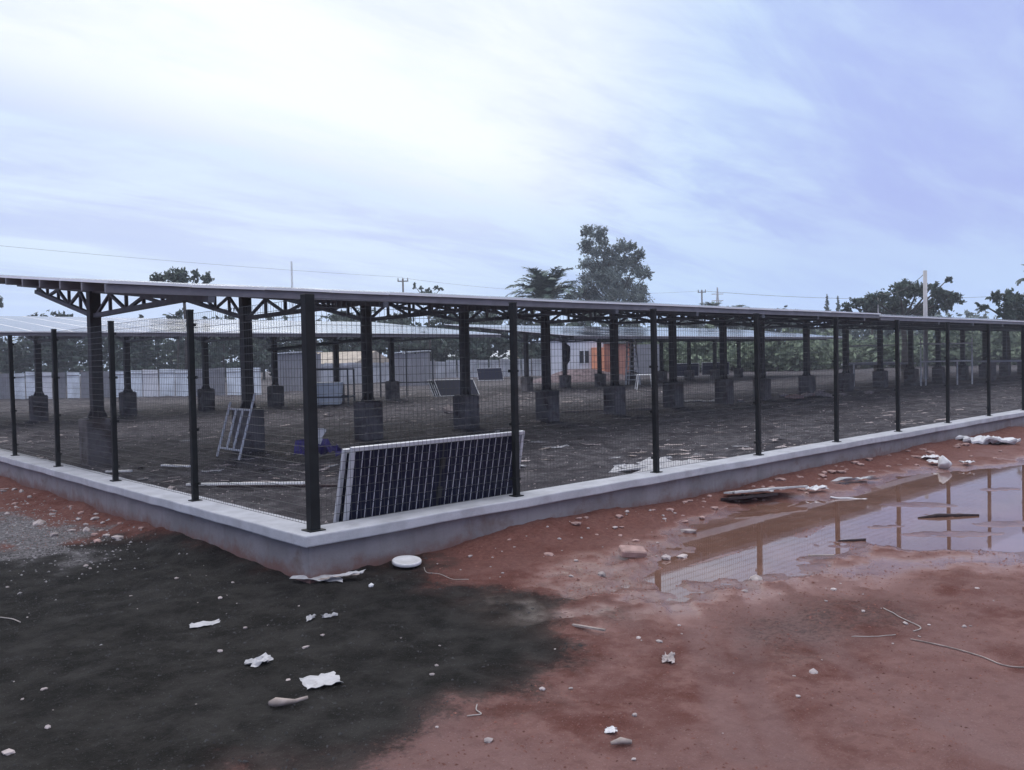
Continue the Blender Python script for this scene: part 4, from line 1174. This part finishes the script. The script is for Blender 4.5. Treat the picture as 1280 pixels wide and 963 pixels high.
def leaf_cloud(clusters, per, size, seed, droop=0.0):
    """clusters: (u, v, z, ru, rv, rz). Leaf sized faces spread through each clump, denser near its skin."""
    rg = np.random.default_rng(seed)
    Q = []
    for (u, v_, z, ru, rv, rz) in clusters:
        n = max(8, int(per * ru * rz))
        nt = max(5, n // 16)
        d = rg.normal(size=(nt, 3)); d[:, 2] += 0.35; d /= np.linalg.norm(d, axis=1)[:, None]
        d *= rg.uniform(0.55, 1.18, (nt, 1))
        o0 = rg.normal(size=(nt, 3)) * 0.22
        pick = rg.integers(0, nt, n)
        tt = rg.random((n, 1)) ** 0.7
        p = o0[pick] * (1 - tt) + d[pick] * tt + rg.normal(size=(n, 3)) * (0.055 + 0.05 * (1 - tt))
        p = p * np.array([ru, rv, rz]) + np.array([u, v_, z])
        p[:, 2] -= droop * rg.random(n)
        Q.append(p)
    P = np.vstack(Q); n = len(P)
    a = rg.normal(size=(n, 3)); a /= np.linalg.norm(a, axis=1)[:, None]
    b = np.cross(a, rg.normal(size=(n, 3))); b /= np.linalg.norm(b, axis=1)[:, None]
    s = size * rg.uniform(0.6, 1.3, (n, 1))
    a, b = a * s, b * s * 0.5
    X = np.stack([P - a, P - b * 0.9, P + a, P + b * 0.9], 1)          # pointed leaf quads
    xy = X[..., 0:1] * RIGHT + X[..., 1:2] * FWD
    V = np.concatenate([xy, X[..., 2:3]], -1).reshape(-1, 3)
    return V, np.arange(4 * n).reshape(-1, 4)


def np_mesh(name, V, F, mats):
    me = bpy.data.meshes.new(name)
    me.from_pydata(V.tolist(), [], F.tolist())
    for m_ in mats: me.materials.append(M[m_])
    me.update()
    return me


def tree(name, label, cat, loc, clusters, trunk_h, tr_rad, per, size, seed, leaf, droop=0.0, group=None):
    t = thing(name, label, cat, loc, group=group)
    V, F = leaf_cloud(clusters, per, size, seed, droop)
    ob('crown', np_mesh('crown', V, F, [leaf]), t)
    b = MB()
    b.tube([(0, 0, -0.2), (0.1, 0, trunk_h * 0.5), (0, 0.1, trunk_h)], [tr_rad, tr_rad * 0.75, tr_rad * 0.5], 7)
    for (u, v_, z, ru, rv, rz) in clusters[::2]:
        e = u * RIGHT + v_ * FWD
        zs = min(trunk_h, z - 0.3)
        b.tube([(0, 0, min(zs, trunk_h) * 0.92), (e[0] * 0.55, e[1] * 0.55, (zs + z) / 2), (e[0], e[1], z + rz * 0.4)], [tr_rad * 0.42, tr_rad * 0.25, 0.03], 5)
    ob('trunk', b.mesh('trunk', ['bark'], True), t)
    return t


def clus(pts, x0, y0, z0, ppm, depth, seed):
    rg = np.random.default_rng(seed)
    return [((x - x0) / ppm, rg.uniform(-depth, depth), z0 + (y0 - y) / ppm, r / ppm, r / ppm * 1.1, r / ppm * 0.95) for x, y, r in pts]


TALL = [(762, 318, 12), (758, 334, 13), (768, 348, 14), (760, 304, 8), (772, 326, 11), (752, 345, 13), (742, 366, 14), (795, 330, 11), (738, 290, 11), (750, 298, 13), (738, 308, 13), (748, 318, 12), (735, 332, 12), (748, 338, 14), (736, 352, 13), (758, 356, 16), (776, 314, 13), (790, 311, 10), (800, 322, 10), (782, 334, 17),
        (765, 332, 12), (800, 343, 14), (812, 345, 8), (786, 358, 18), (806, 366, 13), (730, 368, 12), (716, 370, 10), (770, 372, 20), (795, 378, 20), (745, 378, 18)]
tree('tall_tree', 'tall feathery grey green tree rising above the roof, right of the palm', 'tree', (70.0, 54.9, 0.0), clus(TALL, 770, 375, 8.1, 11.2, 1.6, 1), 7.5, 0.28, 820, 0.135, 2, 'leaf_grey')


def palm(label, loc, trunk_h, L, nf, seed, group=None):
    rg = random.Random(seed)
    t = thing('palm_tree', label, 'palm tree', loc, group=group)
    ob('trunk', MB().tube([(0, 0, -0.2), (0.05, 0.05, trunk_h * 0.5), (0, 0, trunk_h)], [0.34, 0.26, 0.30], 8).mesh('trunk', ['bark'], True), t)
    for k in range(nf):
        a = 2 * math.pi * k / nf * 5.02 + rg.uniform(-0.25, 0.25)
        el = R(12 + 70 * rg.random() ** 0.8); Lk = L * rg.uniform(0.85, 1.1)
        b = MB(); P = []
        x = 0.0; z = 0.0; ang = el
        for i in range(9):
            P.append(Vector((math.cos(a) * x, math.sin(a) * x, z)))
            x += math.cos(ang) * Lk / 8; z += math.sin(ang) * Lk / 8; ang -= R(2.5 + 2.6 * i)
        b.tube(P, [0.05 - 0.005 * i for i in range(9)], 4)
        sd = Vector((-math.sin(a), math.cos(a), 0))
        for i in range(2, 32):
            tt = i / 32 * 8; j = min(int(tt), 7); p = P[j].lerp(P[j + 1], tt - j); d = (P[j + 1] - P[j]).normalized()
            ll = 0.75 * math.sin(math.pi * (0.12 + 0.85 * i / 32)) ** 0.7 * L / 3.2
            for s_ in (-1, 1):
                e = p + sd * s_ * ll * 0.75 + d * ll * 0.6 + Vector((0, 0, ll * rg.uniform(-0.35, 0.2)))
                q = d * 0.085
                b.add([p - q, p + q, e], [(0, 1, 2)])
        ob('frond', b.mesh('frond', ['leaf_palm']), t, (0, 0, trunk_h))
    return t


palm('broad palm tree with arching fronds above the roof, left of the tall tree', (50.2, 46.2, -0.3), 7.0, 3.9, 60, 4)
palm('small distant palm crown over the roof, left one of two', (98.5, 61.2, -0.3), 7.9, 2.4, 22, 5, 'distant palms')
palm('small distant palm crown over the roof, right one of two', (100.5, 58.6, -0.3), 7.5, 2.4, 22, 6, 'distant palms')
palm('palm like tree at the far right edge above the roof', (64.5, 12.0, -0.3), 6.7, 1.5, 16, 9)

UMB = [(x, y, r) for x, y, r in ((200, 350, 9), (212, 346, 9), (222, 344, 10), (233, 344, 9), (245, 346, 9), (256, 349, 9), (264, 352, 7), (228, 352, 16))]
tree('umbrella_tree', 'flat topped dark tree above the roof at the left', 'tree', (25.0, 63.0, 0.0), clus(UMB, 230, 352, 8.54, 15.2, 1.2, 2), 7.4, 0.22, 900, 0.15, 3, 'leaf_dark')
SM = [(516, 358, 4), (524, 361, 4), (532, 364, 5), (543, 360, 4), (549, 363, 4), (535, 370, 8), (526, 370, 7)]
tree('small_tree', 'small dark tree tip poking over the roof beside the twin arm pole', 'tree', (52.0, 65.3, 0.0), clus(SM, 533, 366, 8.9, 11.9, 0.5, 3), 8.0, 0.15, 900, 0.13, 4, 'leaf_dark')
RT = [(1066, 384, 9), (1075, 378, 10), (1088, 376, 13), (1102, 372, 13), (1115, 366, 13), (1130, 363, 14), (1146, 366, 14), (1163, 371, 14), (1180, 377, 13), (1195, 384, 10), (1170, 360, 7), (1179, 353, 5), (1186, 350, 3), (1130, 385, 22), (1095, 390, 18), (1165, 390, 20)]
tree('bushy_tree', 'wide dark bushy tree above the roof behind the pale concrete pole', 'tree', (67.9, 22.5, 0.0), clus(RT, 1130, 372, 6.05, 15.2, 1.6, 5), 4.5, 0.3, 700, 0.17, 6, 'leaf_dark')
R2 = [(1226, 385, 8), (1236, 376, 11), (1250, 374, 12), (1264, 380, 11), (1278, 376, 12), (1290, 380, 12), (1305, 376, 14), (1250, 392, 16), (1280, 395, 18), (1320, 390, 16)]
tree('rounded_tree', 'rounded dark tree above the roof at the right edge', 'tree', (62.9, 13.4, 0.0), clus(R2, 1255, 372, 5.3, 17.8, 1.3, 6), 4.0, 0.25, 700, 0.16, 7, 'leaf_dark')
L1 = [(-6, 384, 12), (4, 380, 10), (10, 384, 6), (-20, 380, 14)]
tree('small_tree', 'grey green tree crown at the left edge under the roof tip', 'tree', (13.2, 73.4, 0.0), clus(L1, 2, 384, 7.0, 14.5, 1.0, 7), 5.5, 0.2, 700, 0.16, 8, 'leaf_grey')
for k, (x, y, h, l) in enumerate(((105.0, 47.5, 9.2, 'tiny spiky conifer on the skyline, left one of two'), (105.8, 46.4, 9.0, 'tiny spiky conifer on the skyline, right one of two'))):
    tree('conifer', l, 'tree', (x, y, 0), [(0, 0, h - 0.45 * i, 0.12 + 0.1 * i, 0.12 + 0.1 * i, 0.4) for i in range(6)], h - 1.0, 0.1, 900, 0.14, 11 + k, 'leaf_grey', group='skyline conifers')
tree('low_tree', 'low dark crown on the skyline between conifers and bushy tree', 'tree', (88.0, 34.0, 0), [(0, 0, 7.2, 1.1, 1.1, 0.5), (-0.9, 0, 7.0, 0.8, 0.8, 0.4), (0.9, 0, 6.9, 0.9, 0.8, 0.4), (0, 0, 6.3, 1.6, 1.2, 0.8)], 6.0, 0.15, 500, 0.2, 14, 'leaf_dark')


def treeline(name, b0, b1, d0, d1, zmax, n, per, size, leaf, seed, zlo=0.4):
    """a wood that reads as one mass: bearings are relative to the view axis, degrees, to the right positive"""
    rg = np.random.default_rng(seed)
    cl = []
    trunks = MB()
    for k in range(n):
        be = R(b0 + (b1 - b0) * (k + rg.uniform(-0.4, 0.4)) / n)
        d = rg.uniform(d0, d1)
        u, v_ = d * math.tan(be), d
        top = zmax * rg.uniform(0.72, 1.05)
        r = rg.uniform(1.5, 2.8)
        cl += [(u, v_, top - r, r * 1.1, r, r), (u + rg.uniform(-2, 2), v_ + rg.uniform(-1, 1), (top - r) * 0.55, r * 1.2, r, r * 0.8), (u + rg.uniform(-2, 2), v_ - 1, zlo + 0.8, r, r, 1.1)]
        e = u * RIGHT + v_ * FWD
        trunks.tube([(e[0], e[1], -0.3), (e[0] + 0.2, e[1], top - r)], [0.18, 0.09], 5, 1)
    V, F = leaf_cloud(cl, per, size, seed)
    V[:, 0] += CAM.x; V[:, 1] += CAM.y
    tv = np.array(trunks.v) + np.array([CAM.x, CAM.y, 0])
    me = bpy.data.meshes.new(name)
    me.from_pydata(np.vstack([V, tv]).tolist(), [], F.tolist() + [tuple(i + len(V) for i in q) for q in trunks.f])
    me.materials.append(M[leaf]); me.materials.append(M['bark'])
    me.polygons.foreach_set('material_index', [0] * len(F) + [1] * len(trunks.f))
    me.update()
    o = ob(name, me); o['kind'] = 'stuff'
    o['label'] = {'treeline': 'dense mass of dark trees behind the site'}.get(name, 'mass of lighter green growth beyond the site')


treeline('treeline', -46, 6, 92, 112, 8.3, 80, 70, 0.36, 'leaf_dark', 20)
treeline('treeline', 4, 46, 104, 125, 7.6, 70, 70, 0.36, 'leaf_grey', 21)
treeline('undergrowth', 7, 46, 80, 98, 4.6, 80, 80, 0.30, 'leaf_light', 22)


# ------------------------------------------------------------------ poles and lines
def upole(label, x, y, h, arm, mname='farpole', rad=0.13):
    t = thing('utility_pole', label, 'utility pole', (x, y, -0.3))
    ob('shaft', MB().tube([(0, 0, 0), (0, 0, h)], [rad * 1.3, rad], 8).mesh('shaft', [mname], True), t)
    if arm:
        e = RIGHT * arm
        ob('crossarm', MB().beam((-e[0], -e[1], h - 0.35), (e[0], e[1], h - 0.35), 0.12, 0.14).mesh('crossarm', [mname]), t)
        for s_ in (-0.9, 0.0, 0.9):
            ob('insulator', MB().tube([(e[0] * s_, e[1] * s_, h - 0.28), (e[0] * s_, e[1] * s_, h + 0.12)], [0.09, 0.05], 6).mesh('insulator', [mname]), t)
    return t


upole('distant twin arm utility pole above the middle of the roof', 67.9, 91.5, 13.7, 0.75)
upole('distant utility pole with short crossarm right of the tall tree', 123.9, 79.9, 13.6, 0.7)
upole('tall pale concrete pole rising behind the right part of the roof', 48.4, 13.4, 6.55, 0.0, 'pole', 0.105)
upole('slim grey pole stub left of the pale concrete pole', 66.0, 23.8, 6.5, 0.0, 'pole', 0.05)
ms = thing('radio_mast', 'thin lattice mast on the skyline left of centre', 'mast', (96.8, 174.7, 0))
for k in range(3):
    a = 2 * math.pi * k / 3
    ob('leg', MB().tube([(0.4 * math.cos(a), 0.4 * math.sin(a), 0), (0.16 * math.cos(a), 0.16 * math.sin(a), 26)], [0.07, 0.05], 5).mesh('leg', ['pole']), ms)
ob('lattice', MB().tube([(0.3 * math.cos(2.1 * i) * (1 - i / 70), 0.3 * math.sin(2.1 * i) * (1 - i / 70), i * 0.5) for i in range(52)], 0.03, 4).mesh('lattice', ['pole']), ms)
py_ = thing('pylon', 'faint lattice pylon tip on the skyline right of the tall tree', 'pylon', (198.0, 125.0, 0))
for s_ in (-1, 1): ob('leg', MB().beam((s_ * 1.2 * RIGHT[0], s_ * 1.2 * RIGHT[1], 0), (0, 0, 20.6), 0.25, 0.25).mesh('leg', ['pole']), py_)
for z in (17.0, 18.8): ob('crossarm', MB().beam((-1.6 * RIGHT[0], -1.6 * RIGHT[1], z), (1.6 * RIGHT[0], 1.6 * RIGHT[1], z), 0.2, 0.2).mesh('crossarm', ['pole']), py_)


def span(label, a, b_, sag, rad=0.03):
    a = Vector(a); b_ = Vector(b_)
    P = [(b_ - a) * (i / 24) - Vector((0, 0, sag * 4 * (i / 24) * (1 - i / 24))) for i in range(25)]
    tag(ob('power_line', MB().tube(P, rad, 4).mesh('power_line', ['farpole']), None, a), label, 'power line')


span('power line from the left edge to the twin arm pole', (-5.0, 95.0, 15.5), (67.9, 91.5, 13.6), 0.5, 0.014)
span('power line from the twin arm pole toward the palm', (67.9, 91.5, 13.5), (123.9, 79.9, 13.2), 1.2, 0.014)
span('power line right of the tall tree', (123.9, 79.9, 13.2), (190, 40, 13.0), 1.5, 0.032)
span('pale cable from the concrete pole to the pole stub', (48.4, 13.4, 6.1), (66.0, 23.8, 6.4), 0.5, 0.02)


# ------------------------------------------------------------------ thin evening haze
hz = bpy.data.materials.new('haze')
hz.use_nodes = True
ht = hz.node_tree
ht.nodes.clear()
pv = ht.nodes.new('ShaderNodeVolumePrincipled')
pv.inputs['Color'].default_value = (0.86, 0.90, 1.0, 1)
pv.inputs['Density'].default_value = 0.0009
ho = ht.nodes.new('ShaderNodeOutputMaterial')
ht.links.new(pv.outputs[0], ho.inputs['Volume'])
me = MB().box((60, 60, 13.5), (760, 760, 31)).mesh('haze', [hz])
o = ob('haze', me)
o['kind'] = 'stuff'
